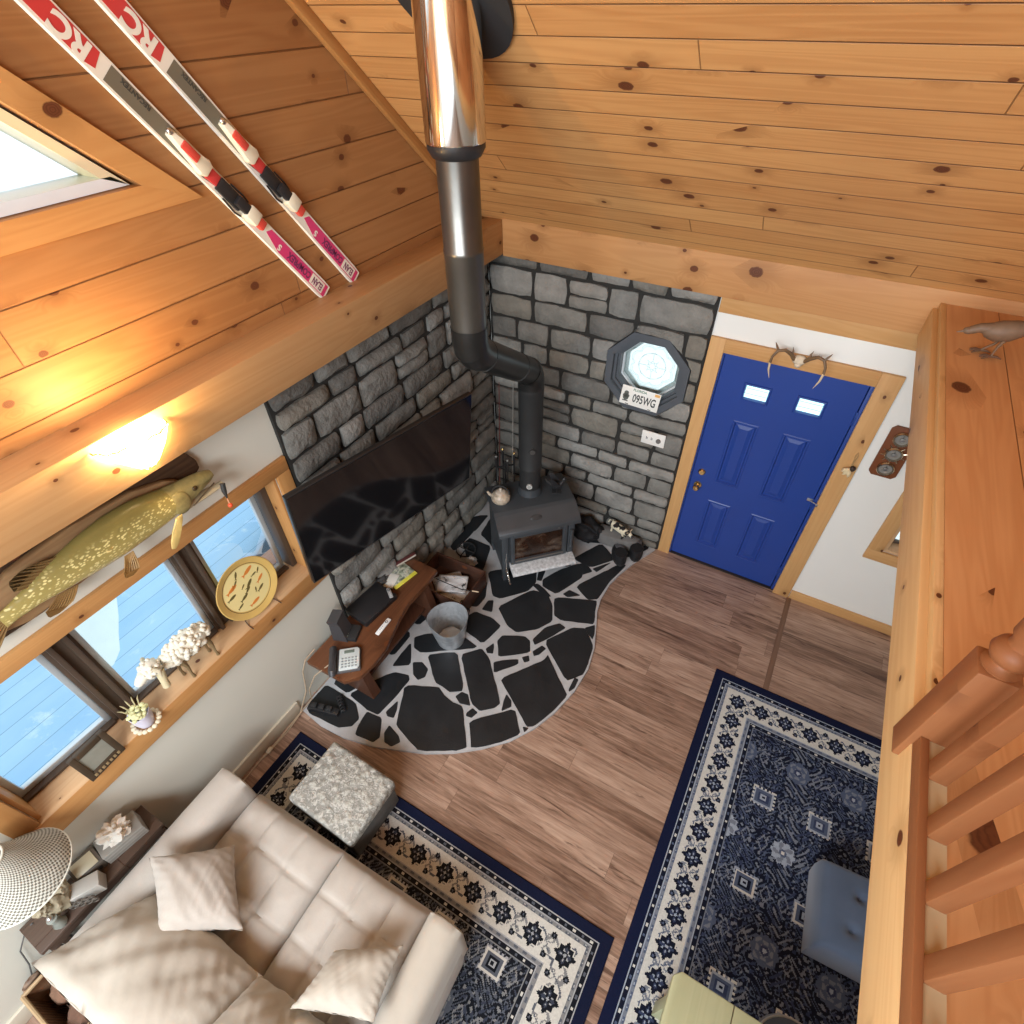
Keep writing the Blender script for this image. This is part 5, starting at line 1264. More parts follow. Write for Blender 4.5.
for s_ in (-1, 1):
    MB().tube([(.055, s_ * .11, .0), (.045, s_ * .11, .0035), (.018, s_ * .11, .004), (-.02, s_ * .1, .02), (-.06, s_ * .06, .10), (-.085, s_ * .03, .14)], .0032, 7).build('leg', plain('stand_wire%d' % s_, (.08, .045, .03), .4, .5), ps)
MB().tube([(-.02, -.1, .02), (-.02, .1, .02)], .003, 7).build('crossbar', bpy.data.materials['stand_wire1'], ps)

sh = thing('sheep_figurine', 'white woolly sheep figurine with thin dark legs in the middle of the window sill', 'figurine', (-.165, -3.20, SZ), 0)
WOOL = plain('white_wool', (.78, .74, .62), .9, var=.18, vs=30, bump=.6, bs=50)
rr = random.Random(9); mb = MB()
mb.ball((0, .04, .20), (.06, .135, .075))
for i in range(170):
    a_, b_ = rr.uniform(0, 2 * PI), rr.uniform(-1, 1); s_ = math.sqrt(1 - b_ * b_)
    mb.ball((.06 * s_ * math.cos(a_), .04 + .135 * b_, .20 + .072 * s_ * math.sin(a_)), rr.uniform(.010, .019), seg=8, rings=6)
mb.build('fleece', WOOL, sh)
mb = MB(); mb.ball((0, -.155, .235), (.045, .055, .05), seg=14)
for i in range(60):
    a_ = rr.uniform(0, 2 * PI); b_ = rr.uniform(-1, 1); s_ = math.sqrt(1 - b_ * b_)
    mb.ball((.045 * s_ * math.cos(a_), -.155 + .05 * b_, .235 + .046 * s_ * math.sin(a_)), rr.uniform(.008, .014), seg=8, rings=6)
mb.tube([(0, -.19, .23), (.0, -.225, .21), (0, -.24, .20)], [.03, .025, .018], 10); mb.build('head', WOOL, sh)
for s_ in (-1, 1): MB().tube([(s_ * .04, -.15, .26), (s_ * .07, -.14, .25), (s_ * .085, -.15, .22)], [.010, .012, .003], 8).build('ear', plain('ear_cream%d' % s_, (.55, .48, .34), .8), sh)
LEGM = plain('sheep_leg', (.19, .13, .06), .6, var=.4)
for x, y, t_ in ((.03, -.03, .0), (-.03, -.05, 0), (.03, .13, .0), (-.03, .12, 0)):
    MB().tube([(x, y, .15), (x + .004, y + .008, .09), (x + .012, y + .002, .04), (x + .014, y + .004, .004)], [.018, .010, .0065, .010], 8).build('leg', LEGM, sh)
MB().tube([(.02, -.13, .20), (.03, -.145, .13), (.03, -.15, .085)], [.024, .019, .021], 10).build('raised_leg', plain('post_cream', (.62, .54, .34), .7, var=.2), sh)

po = thing('flower_pot', 'small pale lilac pot with cream blossoms on the sill in front of the left mullion', 'flower pot', (-.115, -3.525, SZ))
MB().lathe([(.0, .0), (.036, .0), (.046, .04), (.052, .10), (.048, .10), (.042, .06), (.0, .06)], 24).build('pot', plain('lilac_glaze', (.66, .64, .76), .3, var=.05), po)
mb = MB(); rr = random.Random(3)
for i in range(34):
    a_ = rr.uniform(0, 2 * PI); d_ = .045 * math.sqrt(rr.random()); mb.ball((d_ * math.cos(a_), d_ * math.sin(a_), .102 + rr.uniform(-.004, .02)), (.013, .013, .008), seg=8, rings=5)
mb.build('blossoms', plain('cream_blossom', (.66, .66, .36), .8, var=.3, vs=40), po)
mb = MB()
for i in range(16):
    a_ = i * PI / 8 + .1; p = Vector((.062 * math.cos(a_), .062 * math.sin(a_), .010)); mb.ball(p, (.014, .014, .010), seg=8, rings=5)
mb.build('flower_ring', plain('shell_cream', (.70, .62, .45), .7, var=.35, vs=50), po)
mb = MB()
for i in range(5):
    a_ = 2.2 + i * .45; mb.tube([(.03 * math.cos(a_), .03 * math.sin(a_), .10), (.055 * math.cos(a_), .055 * math.sin(a_), .15), (.07 * math.cos(a_), .07 * math.sin(a_), .16)], [.003, .004, .001], 6)
mb.build('stems', plain('dry_stem', (.45, .40, .22), .8), po)

pf = thing('picture_frame', 'small dark brown picture frame leaning at the left end of the window sill', 'picture frame', (-.075, -3.755, SZ), R(4))
FT = Ry(R(-16)); FW, FH = .09, .17
FRM = pine('frame_wood', 'Y', 'Z', 4, 40, False, (.075, .05, .03), (.035, .024, .014), knots=0, seed=99)
mb = MB(); b0 = .030
for a in ((-FW, -FW + b0, 0, FH), (FW - b0, FW, 0, FH), (-FW + b0, FW - b0, 0, b0 * 1.3), (-FW + b0, FW - b0, FH - b0, FH)): mb.box(-.03, .0, *a, .003, M=FT)
mb.build('frame', FRM, pf)
MB().box(-.012, -.008, -FW + b0, FW - b0, b0, FH - b0, M=FT).build('picture', plain('old_print', (.24, .24, .20), .4, var=.2, vs=14), pf)
mb = MB()
for i in range(7): mb.box(0, .002, -.066 + i * .02, -.054 + i * .02, .010, .026, .001, M=FT)
mb.build('bead_row', plain('frame_beads', (.35, .25, .13), .4, .3), pf)
MB().box(-.085, -.035, -.006, .006, 0, .006).build('back_leg', FRM, pf)

# ------------------------------------------------------------------ sofa
def suede():
    g = G('beige_suede'); o = g.obj(); n = g.noise(o, 5, 4, .6); n2 = g.noise(o, 160, 2)
    c = g.mix(n, (.40, .362, .318), (.54, .498, .448)); g.bump(g.math('ADD', g.math('MULTIPLY', n, 1.5), g.math('MULTIPLY', n2, .12)), .25, .01)
    return g.fin(c, .82, 0, .25, sheen=.25)
SU = suede()
def suede2():
    g = G('cream_suede'); o = g.obj(); n = g.noise(o, 6, 4, .6)
    c = g.mix(n, (.41, .37, .31), (.55, .51, .44)); g.bump(n, .2, .012); return g.fin(c, .85, 0, .25, sheen=.25)
SU2 = suede2()
sf = thing('loveseat', 'beige suede two seat sofa with tufted cushions facing the stove', 'sofa', (.95, -3.75, 0), R(1.5))
MB().box(-.84, .80, -.62, .29, .06, .30, .03).build('base', SU, sf)
for x, y in ((-.78, .22), (.74, .22), (-.78, -.55), (.74, -.55)): MB().cyl((x, y, .0124), (x, y, .07), .022, .03, 12).build('foot', BLACKM, sf)
def cushion(x0, x1, y0, y1, z0, z1, nx, ny, seed):
    mb = MB(); NU, NV = 46, 46
    def f(u, v):
        du, dv = 2 * u - 1, 2 * v - 1
        edge = (1 - abs(du) ** 7) ** .5 * (1 - abs(dv) ** 7) ** .5 if abs(du) < 1 and abs(dv) < 1 else 0
        z = z0 + .10 + (z1 - z0 - .10) * edge
        cr = 0; 
        for i in range(1, nx):
            cr = max(cr, math.exp(-((u - i / nx + .012 * math.sin(v * 9 + seed)) / .018) ** 2))
        for j_ in range(1, ny):
            w_ = .75 + .25 * math.sin(u * 20)
            cr = max(cr, w_ * math.exp(-((v - j_ / ny + .012 * math.sin(u * 8 + seed)) / .016) ** 2))
        for i in range(1, nx):
            for j_ in range(1, ny): cr = max(cr, 1.7 * math.exp(-(((u - i / nx) / .03) ** 2 + ((v - j_ / ny) / .03) ** 2)))
        pil = abs(math.sin(u * nx * PI)) ** .5 * abs(math.sin(v * ny * PI)) ** .5
        wr = noise.noise(Vector((u * 5 + seed, v * 5, 1))) * .008 + noise.noise(Vector((u * 16 + seed, v * 9, 4))) * .003
        return Vector((x0 + (x1 - x0) * u, y0 + (y1 - y0) * v, z - .016 * cr * edge + .014 * pil * edge + wr * edge))
    mb.grid(f, NU, NV)
    # skirt
    ring = [(i / NU, 0) for i in range(NU)] + [(1, j / NV) for j in range(NV)] + [(i / NU, 1) for i in range(NU, 0, -1)] + [(0, j / NV) for j in range(NV, 0, -1)]
    top = [f(*p) for p in ring]; ins = .012
    low_ = [Vector((min(max(p.x, x0 + ins), x1 - ins), min(max(p.y, y0 + ins), y1 - ins), z0)) for p in top]
    midr = [Vector((p.x + (.006 if p.x > (x0 + x1) / 2 else -.006) * (abs(2 * (p.x - x0) / (x1 - x0) - 1) > .98), p.y + (.012 if p.y > (y0 + y1) / 2 else -.0) * (abs(2 * (p.y - y0) / (y1 - y0) - 1) > .98), z0 + .06)) for p in top]
    mb.loft([low_, midr, top], cap=False)
    return mb.weld(.0008)
cushion(-.655, -.003, -.30, .335, .29, .465, 3, 3, 1.0).build('seat_cushion', SU, sf, angle=80)
cushion(.003, .60, -.30, .335, .29, .465, 3, 3, 4.0).build('seat_cushion', SU, sf, angle=80)
def arm(x0, x1, z1, rnd):
    mb = MB(); prof = []
    cx = (x0 + x1) / 2; w = (x1 - x0) / 2
    for t in [PI * k / 12 for k in range(13)]:
        ct, st_ = math.cos(t), math.sin(t); prof.append((cx + w * (abs(ct) ** rnd) * (1 if ct > 0 else -1), z1 - .10 + .10 * st_ ** rnd))
    prof = [(x1 - .01, .10)] + prof + [(x0 + .01, .10)]
    rings = []
    for y, ins, dz in ((.318, .035, .035), (.330, .012, .012), (.322, .0, .0), (.28, 0, 0), (0, 0, -.004), (-.3, 0, 0), (-.60, 0, 0), (-.64, .02, .02)):
        rings.append([(cx + (x - cx) * (1 - ins / w), y, min(z, z1) - (dz if z > .3 else 0)) for x, z in prof])
    return mb.loft(rings)
arm(-.865, -.655, .615, .75).build('armrest', SU, sf, angle=60)
arm(.605, .80, .605, .85).build('armrest', SU2, sf, angle=60)
MB().box(-.66, .66, -.67, -.58, .10, .72, .03).build('back_frame', SU, sf)
def pillow(name, c00, c10, c11, c01, puff, mat, parent, seed, pinch=.07, wr=.007, n=34):
    """pillow through four corner points (counter-clockwise), bulging along its normal"""
    A, B, C_, D = map(Vector, (c00, c10, c11, c01)); nrm = (C_ - A).cross(D - B).normalized(); 
    if nrm.z < 0: nrm = -nrm
    mb = MB()
    def f(u, v, s_):
        du, dv = 2 * u - 1, 2 * v - 1
        k_ = ((1 - abs(du) ** 2.6) * (1 - abs(dv) ** 2.6)); h = puff * max(0, k_) ** .55
        pu = du * (1 - pinch * (1 - dv * dv)); pv_ = dv * (1 - pinch * (1 - du * du)); U = (pu + 1) / 2; V = (pv_ + 1) / 2
        p = A * (1 - U) * (1 - V) + B * U * (1 - V) + C_ * U * V + D * (1 - U) * V
        w = noise.noise(Vector((u * 3 + seed, v * 3, s_))) * wr + noise.noise(Vector((u * 8 + v * 4 + seed, v * 1.5 - u * .7, s_ * 2))) * wr * .8 + abs(noise.noise(Vector((u * 11 - v * 6 + seed, v * 2 + u, 7)))) * wr * -.7
        ed = (1 - max(abs(du), abs(dv))) ; rad = math.sin((du * 3 + dv * 5) * 5 + seed) * .004 * max(0, 1 - ed * 3)
        return p + nrm * (s_ * h + (w * min(1, ed * 5) + rad) * s_)
    mb.grid(lambda u, v: f(u, v, 1), n, n); mb.grid(lambda u, v: f(1 - u, v, -1), n, n); mb.weld(.0012)
    o = mb.build(name, mat, parent, angle=100); return o
sfi = (Tm(.95, -3.75, 0) @ Rz(R(1.5))).inverted()
L_ = lambda *p: tuple(sfi @ Vector(p))
pillow('back_cushion', L_(.30, -4.02, .55), L_(1.0, -4.00, .55), L_(1.03, -4.40, .86), L_(.21, -4.44, .83), .12, SU2, sf, 2.0, .0, .022)
pillow('back_cushion', L_(1.0, -4.00, .55), L_(1.55, -3.98, .55), L_(1.58, -4.40, .86), L_(1.02, -4.40, .86), .12, SU2, sf, 6.0, .0, .022)
def throw(lab, cs, puff, mat, seed):
    c = sum((Vector(p) for p in cs), Vector()) / 4
    o = pillow('throw_pillow', *[tuple(Vector(p) - c) for p in cs], puff, mat, None, seed); o.location = c
    tag(o, lab, 'pillow', 'throw pillows on the beige sofa')
throw('square taupe pillow leaning in the left corner of the beige sofa', [(.565, -4.12, .745), (.82, -3.92, .60), (.485, -3.69, .59), (.225, -3.94, .73)], .095, SU, 3.0)
throw('cream pillow with wrinkled corners leaning against the right armrest of the beige sofa', [(1.262, -4.00, .72), (1.60, -3.86, .70), (1.535, -3.585, .64), (1.262, -3.76, .62)], .075, SU2, 7.0)

# ------------------------------------------------------------------ pouf
def quilt():
    g = G('grey_quilted_cover'); o = g.obj(); v = g.new('ShaderNodeTexVoronoi', feature='SMOOTH_F1'); g.put(v.inputs['Vector'], o); v.inputs['Scale'].default_value = 30
    n = g.noise(o, 45, 3, .6, 1.2); c = g.mix(g.smooth(v.outputs['Distance'], .15, .5), (.42, .415, .37), (.27, .265, .24)); c = g.mix(g.smooth(n, .5, .62), c, (.50, .49, .45))
    g.bump(g.math('SUBTRACT', g.math('MULTIPLY', n, .5), v.outputs['Distance']), 1.0, .014); return g.fin(c, .9, 0, .2)
QU = quilt()
pu = thing('footstool', 'square footstool under a grey embossed quilted cover in front of the sofa', 'footstool', (.69, -3.165, .0128), R(-1))
mb = MB(); mb.box(-.25, .25, -.20, .20, .27, .365, .022, seg=3); mb.build('quilted_cover', QU, pu)
mb = MB(); mb.box(-.235, .235, -.188, .188, .05, .27, .012); mb.build('draped_skirt', plain('dark_skirt', (.10, .10, .095), .9, var=.4, vs=20, bump=.6), pu)
for x in (-.2, .2):
    for y in (-.155, .155): MB().cyl((x, y, 0), (x, y, .055), .018, .022, 10).build('foot', BLACKM, pu)

# ------------------------------------------------------------------ side table and lamp
TW = pine('side_table_wood', 'Y', 'X', .12, 2, True, (.10, .065, .048), (.055, .035, .027), knots=.1, seed=105, rough=.35, gw=.01)
sd = thing('side_table', 'dark wooden side table between the left wall and the sofa arm', 'side table', (-.012, -4.12, 0))
MB().box(-.098, .09, -.33, .31, .60, .625, .004).build('tabletop', TW, sd)
MB().box(-.085, .075, -.31, .29, .53, .60, .003).build('apron', TW, sd)
for x in (-.08, .07):
    for y in (-.30, .28): MB().box(x - .018, x + .018, y - .018, y + .018, .0116 if x > 0 else 0, .53, .003).build('leg', TW, sd)
TT = .6255
tb = thing('tissue_box', 'grey and white tissue box at the window end of the side table', 'tissue box', (-.025, -3.955, TT), R(-10))
def tism():
    g = G('tissue_carton'); o = g.obj(); n = g.noise(o, 18, 3); w_ = g.math('SINE', g.math('MULTIPLY', g.xyz(o)[2], 260.0)); c = g.mix(n, (.36, .35, .32), (.20, .19, .175)); c = g.mix(g.math('MULTIPLY', g.smooth(w_, .2, .9), .4), c, (.5, .49, .45)); return g.fin(c, .6)
MB().box(-.06, .06, -.10, .10, 0, .085, .003).build('carton', tism(), tb)
mb = MB(); 
mb.grid(lambda u, v: Vector((.05 * math.cos(u * 5.6 + .3) * (1 - .25 * v) + .02 * math.sin(v * 5), .065 * math.sin(u * 5.6 + .3) * (1 - .2 * v) * (.6 + .5 * v), .083 + .075 * v + .015 * math.sin(u * 9) * v)), 26, 10)
mb.bm.clear(); mb.merge(lump((0, 0, .12), (.052, .070, .05), .75, 2.6, 21, .08)); mb.build('tissue', plain('tissue_white', (.82, .79, .72), .9, var=.04), tb, fixn=False)
ck = thing('clock_radio', 'dark clock radio with a cream face on the side table next to the tissue box', 'clock', (-.055, -4.125, TT), R(-8))
mb = MB(); mb.prism([(-.05, 0), (.055, 0), (.045, .045), (-.03, .085), (-.05, .085)], -.065, .065, .005, M=Matrix(((1, 0, 0, 0), (0, 0, 1, 0), (0, 1, 0, 0), (0, 0, 0, 1))))
mb.build('case', plain('clock_case', (.10, .085, .07), .45), ck)
MB().box(-.042, .030, -.05, .05, 0, .004, .001, M=Tm(.008, 0, .0675) @ Ry(R(28))).build('clock_face', plain('cream_face', (.50, .46, .33), .4, var=.06), ck)
mb = MB()
for i in range(4): mb.box(.046, .056, -.045 + i * .025, -.028 + i * .025, .012, .03, .002)
mb.build('buttons', BLACK, ck)
gb = thing('storage_tin', 'small pale grey oblong tin with a scrolled end on the side table beside the lamp', 'tin', (.035, -4.19, TT), R(-28))
MB().box(-.038, .038, -.08, .08, 0, .085, .004).build('tin', plain('pale_grey_tin', (.50, .48, .44), .35, .3, var=.1), gb)
mb = MB()
for z in (.022, .058):
    mb.tube([(.040 + .001 * i, -.055 + .03 * (i // 8) + .013 * math.cos(i * .8), z + .013 * math.sin(i * .8)) for i in range(32)], .004, 6)
mb.build('scrollwork', plain('scroll_dark', (.14, .12, .10), .4, .4), gb)
bo = thing('glass_ornament', 'small clear glass ornament at the sofa end of the side table', 'ornament', (.045, -4.33, TT))
MB().lathe([(.0, 0), (.025, 0), (.03, .02), (.018, .05), (.022, .085), (.0, .09)], 20).build('bottle', plain('grey_glass', (.25, .27, .24), .05, var=.5, vs=25), bo)
MB().ball((0, 0, .10), .014).build('stopper', STEEL, bo)

tl = thing('table_lamp', 'table lamp with a woven check shade and lumpy tan base on the side table', 'lamp', (-.015, -4.275, TT))
LB = plain('lamp_ceramic', (.33, .28, .19), .6, var=.5, vs=18, bump=.5)
mb = MB(); mb.merge(lump((0, 0, .10), (.068, .060, .10), .30, 2.2, 14, .0)); mb.merge(lump((.015, .05, .17), (.035, .03, .06), .3, 2.5, 4, .02)); mb.merge(lump((.03, -.04, .17), (.04, .035, .05), .3, 2.5, 24, .02))
mb.build('base', LB, tl)
mb = MB(); mb.cyl((.03, .02, .18), (.045, .04, .55), .008, seg=10); mb.build('stem', BRASS, tl)
def woven():
    g = G('woven_shade'); x = g.xyz(g.obj()); a = g.math('ARCTAN2', g.math('SUBTRACT', x[1], .04), g.math('SUBTRACT', x[0], .045))
    s1 = g.math('SINE', g.math('MULTIPLY', a, 56.0)); s2 = g.math('SINE', g.math('MULTIPLY', x[2], 420.0)); f = g.smooth(g.math('MULTIPLY', s1, s2), -.25, .15)
    f2 = g.smooth(s2, .1, .5); c = g.mix(f, (.16, .15, .12), (.62, .62, .55)); g.bump(f, .5, .004); return g.fin(c, .8)
WV = woven(); SHM = Tm(.045, .04, .45)
mb = MB(); SH = [(.055, .235), (.058, .240), (.062, .236), (.110, .13), (.165, .045), (.190, .006), (.190, .0), (.184, .002)]
mb.lathe(SH, 48, M=SHM); mb.build('shade', WV, tl, angle=60)
mb = MB(); mb.tube([SHM @ Vector((.189 * math.cos(2 * PI * i / 48), .189 * math.sin(2 * PI * i / 48), .002)) for i in range(49)], .005, 8, cap=False)
split_ = mb.build('shade_binding', plain('shade_binding', (.66, .66, .58), .7), tl); mb = MB(); mb.tube([SHM @ Vector((.058 * math.cos(2 * PI * i / 32), .058 * math.sin(2 * PI * i / 32), .238)) for i in range(33)], .005, 8, cap=False)
mb.build('shade_binding', bpy.data.materials['shade_binding'], tl)
mb = MB(); mb.ball(SHM @ Vector((0, 0, .12)), (.028, .028, .04)); mb.build('bulb', plain('bulb_glass', (.8, .8, .78), .2), tl)
o = MB().tube([(-.075, -4.40, TT + .005), (-.098, -4.44, .60), (-.105, -4.52, .50), (-.108, -4.56, .36), (-.11, -4.62, .22), (-.10, -4.70, .10)], .0035, 7).build('lamp_cord', plain('grey_cord', (.10, .10, .10), .5))
tag(o, 'thin dark lamp cord hanging down the left wall below the side table', 'cord')

# ------------------------------------------------------------------ basket behind the sofa
BSK = pine('wicker', 'Z', 'X', .02, .06, True, (.28, .16, .09), (.15, .08, .045), knots=0, seed=111, gw=.2)
ba = thing('basket', 'brown wicker basket with a pale rim on the floor behind the sofa', 'basket', (.165, -4.552, .0122))
mb = MB(); mb.loft([[(a * s_, b_ * s_, z) for a, b_ in ((-.19, -.10), (.19, -.10), (.19, .10), (-.19, .10))] for s_, z in ((.85, .0), (1, .32), (.95, .32), (.82, .02))], cap=False)
mb.add([(-.155, -.081, .015), (.155, -.081, .015), (.155, .081, .015), (-.155, .081, .015)], [(0, 1, 2, 3)])
mb.build('wicker_body', BSK, ba)
mb = MB(); mb.tube([(-.187, -.098, .325), (.187, -.098, .325), (.187, .098, .325), (-.187, .098, .325), (-.187, -.098, .325)], .011, 8); mb.build('rim', plain('pale_rim', (.42, .29, .16), .6), ba)
for i, (x, y, z, r_, c_, lab) in enumerate(((-.09, .02, .22, (.070, .068, .085), (.22, .12, .075), 'brown rolled blanket in the wicker basket, nearest the wall'), (.075, .02, .22, (.070, .068, .08), (.15, .078, .05), 'darker brown rolled blanket in the wicker basket, nearest the sofa'))):
    o = MB().merge(lump((0, 0, 0), r_, .25, 2.0, 30 + i, -9)).build('blanket', plain('brown_blanket_%d' % i, c_, .9, var=.5, vs=14, bump=.5)); o.location = (.165 + x, -4.557 + y, z + .02)
    tag(o, lab, 'blanket', 'blankets in the wicker basket')
o = MB().merge(lump((0, 0, 0), (.034, .075, .15), .12, 1.5, 44, -9)).build('striped_pillow', pine('striped_cloth', 'X', 'Z', .035, 9, True, (.33, .24, .17), (.22, .14, .10), knots=0, seed=113, gw=.3)); o.location = (-.078, -4.60, .17); o.rotation_euler = (0, 0, 0)
tag(o, 'brown striped pillow standing on the floor between the wall and the basket', 'pillow')
# ------------------------------------------------------------------ rugs
def rug(lab, x0, x1, y0, y1, pal, z, per, seed, cell=.0062):
    nx, ny = int((x1 - x0) / cell), int((y1 - y0) / cell)
    X = x0 + (np.arange(nx) + .5) * (x1 - x0) / nx; Y = y0 + (np.arange(ny) + .5) * (y1 - y0) / ny
    X, Y = np.meshgrid(X, Y); W, H = x1 - x0, y1 - y0
    dx = np.minimum(X - x0, x1 - X); dy = np.minimum(Y - y0, y1 - Y); d = np.minimum(dx, dy); vert = dx < dy
    s = np.where(vert, Y - y0, X - x0); Ls = np.where(vert, H, W)
    NAVY, DARK, CREAM, GREY, MID, PALE, BLUE = range(7)
    m = np.full(X.shape, DARK)
    def band(a, b, v): m[(d >= a) & (d < b)] = v
    band(0, .062, NAVY); band(.062, .067, PALE); band(.067, .092, DARK)
    q = (s / .026) % 1; qi = np.floor(s / .026).astype(int)
    sq = (d >= .072) & (d < .088) & (q > .2) & (q < .8); m[sq & (qi % 4 == 0)] = CREAM; m[sq & (qi % 4 == 2)] = MID
    band(.092, .098, PALE); band(.098, .120, GREY); q2 = (s / .055) % 1
    m[(d >= .103) & (d < .115) & (q2 > .2) & (q2 < .75)] = MID; m[(d >= .106) & (d < .112) & (q2 > .4) & (q2 < .55)] = PALE
    band(.120, .125, CREAM)
    # main border
    b0, b1 = .125, .290; bc = (b0 + b1) / 2; inb = (d >= b0) & (d < b1); m[inb] = CREAM
    n_ = np.maximum(1, np.round((Ls - 2 * bc) / per)); p_ = (Ls - 2 * bc) / n_
    t = (s - bc) / p_; k = np.round(t); a = (t - k) * p_; b = d - bc
    # vines
    vine = np.abs(b - .045 * np.sin(2 * np.pi * t + 1)) ; m[inb & (vine < .010)] = GREY
    vine2 = np.abs(b + .050 * np.sin(2 * np.pi * t + .3)); m[inb & (vine2 < .006)] = MID
    h = np.abs(t - np.floor(t) - .5) * p_; leaf = (h / .026) ** 2 + ((np.abs(b) - .03) / .020) ** 2; m[inb & (leaf < 1) & (leaf > .45)] = GREY
    r = np.hypot(a, b); th = np.arctan2(b, a); dia = (np.abs(a) + np.abs(b)) / 1.25 * .62 + r * .38
    lob = .052 * (1 + .13 * np.cos(8 * th)); m[inb & (dia < lob + .007)] = CREAM; m[inb & (dia < lob)] = DARK
    m[inb & (dia < lob * .62) & (np.cos(4 * th) > .2) & (r > .012)] = BLUE; m[inb & (np.abs(r - .024) < .005) & (np.cos(6 * th) > .5)] = PALE; m[inb & (r < .008)] = PALE
    for oa, ob in ((.46, .052), (.56, -.052)):
        rr_ = np.hypot((t - np.floor(t) - oa) * p_, b - ob); m[inb & (rr_ < .016)] = DARK; m[inb & (rr_ < .006)] = MID
    band(.290, .295, PALE); band(.295, .318, GREY); m[(d >= .300) & (d < .313) & (q2 > .15) & (q2 < .6)] = MID
    band(.318, .323, PALE); band(.323, .350, DARK); sq = (d >= .329) & (d < .344) & (q > .2) & (q < .8); m[sq & (qi % 4 == 1)] = CREAM; m[sq & (qi % 4 == 3)] = MID
    band(.350, .354, GREY)
    # field
    F = d >= .354; u, v = X - x0, Y - y0
    f1 = np.sin(44 * u + 2.6 * np.sin(23 * v)) * np.sin(47 * v + 2.4 * np.sin(26 * u + 1)); f2 = np.sin(83 * u + 3 * np.sin(31 * v + 2)) * np.sin(77 * v + 2 * np.sin(37 * u))
    m[F & (np.abs(f1) < .10)] = MID; m[F & (f1 > .62)] = MID; m[F & (f2 > .62)] = BLUE; m[F & (f2 < -.80)] = GREY; m[F & (f1 < -.84)] = GREY; m[F & (f1 > .9)] = DARK
    # vases between medallions
    px, py = .34, .27
    gx, gy = u / px, v / py; row = np.floor(gy).astype(int); gx2 = gx + .5 * (row % 2); ci = np.floor(gx2).astype(int)
    lx = (gx2 - ci - .5) * px; ly = (gy - row - .5) * py; rr_ = np.hypot(lx, ly); th = np.arctan2(ly, lx); kind = (row + 0 * ci) % 4
    for kk in (0, 2):
        K = F & (kind == kk); bx = np.maximum(np.abs(lx) / .060, np.abs(ly) / .052)
        teeth = (np.sin(lx * 260) > 0) & (np.abs(ly) > .04) | (np.sin(ly * 260) > 0) & (np.abs(lx) > .045)
        m[K & (bx < 1.18) & teeth] = PALE if kk == 0 else CREAM; m[K & (bx < 1.0)] = PALE if kk == 2 else CREAM; m[K & (bx < .80)] = MID; m[K & (bx < .55)] = DARK if kk == 0 else BLUE; m[K & (bx < .33)] = PALE; m[K & (bx < .15)] = DARK
    K = F & (kind == 1); lo = .066 * (1 + .10 * np.cos(10 * th)); m[K & (rr_ < lo)] = PALE; m[K & (rr_ < lo * .86) & (np.cos(5 * th + rr_ * 60) > 0)] = GREY; m[K & (rr_ < .022)] = MID; m[K & (rr_ < .010)] = CREAM
    K = F & (kind == 3); lo = .074 * (1 + .06 * np.cos(8 * th)); m[K & (rr_ < lo)] = MID; m[K & (rr_ < lo * .85) & (np.cos(4 * th) * np.cos(rr_ * 160) > .1)] = GREY; m[K & (rr_ < .024)] = BLUE; m[K & (rr_ < .012)] = PALE
    # side leaves on the rows' gaps
    ex_ = (np.abs(lx) - .12); K = F & (np.abs(np.abs(ex_) + .6 * np.abs(ly) - .028) < .004); m[K] = GREY
    vx = x0 + np.arange(nx + 1) * W / nx; vy = y0 + np.arange(ny + 1) * H / ny; VX, VY = np.meshgrid(vx, vy)
    rng = np.random.default_rng(seed); vz = z + rng.uniform(-.0006, .0006, VX.shape)
    vz[0, :] = vz[-1, :] = z - .003; vz[:, 0] = vz[:, -1] = z - .003
    V = np.stack([VX, VY, vz], -1).reshape(-1, 3)
    i = (np.arange(ny)[:, None] * (nx + 1) + np.arange(nx)[None, :]).reshape(-1); Q = np.stack([i, i + 1, i + nx + 2, i + nx + 1], -1)
    # side skirt
    ringi = list(range(nx)) + [j * (nx + 1) + nx for j in range(ny)] + [ny * (nx + 1) + i_ for i_ in range(nx, 0, -1)] + [j * (nx + 1) for j in range(ny, 0, -1)]
    base = len(V); Vr = V[ringi].copy(); Vr[:, 2] = .001; n = len(ringi)
    Qs = np.array([(ringi[q_], base + q_, base + (q_ + 1) % n, ringi[(q_ + 1) % n]) for q_ in range(n)])
    V = np.concatenate([V, Vr]); Q = np.concatenate([Q, Qs]); mi = np.concatenate([m.reshape(-1), np.zeros(n, int)])
    me = bpy.data.meshes.new('area_rug'); me.vertices.add(len(V)); me.vertices.foreach_set('co', V.astype(np.float32).ravel())
    me.loops.add(len(Q) * 4); me.loops.foreach_set('vertex_index', Q.astype(np.int32).ravel())
    me.polygons.add(len(Q)); me.polygons.foreach_set('loop_start', np.arange(len(Q), dtype=np.int32) * 4)
    for nm, c in zip(('navy', 'dark', 'cream', 'grey', 'mid', 'pale', 'blue'), pal):
        me.materials.append(plain('rug_%s_%d' % (nm, seed), c, .95, spec=.1, var=.25, vs=120))
    me.polygons.foreach_set('material_index', mi.astype(np.int32)); me.update(calc_edges=True); me.validate()
    return tag(link('area_rug', me), lab, 'rug')
rug('navy and cream bordered oriental rug under the beige sofa and quilted footstool', .0, 2.405, -4.60, -2.955,
    [srgb(22, 27, 50), srgb(26, 28, 34), srgb(198, 196, 188), srgb(126, 127, 128), srgb(86, 91, 101), srgb(160, 162, 165), srgb(58, 64, 78)], .011, .205, 1)
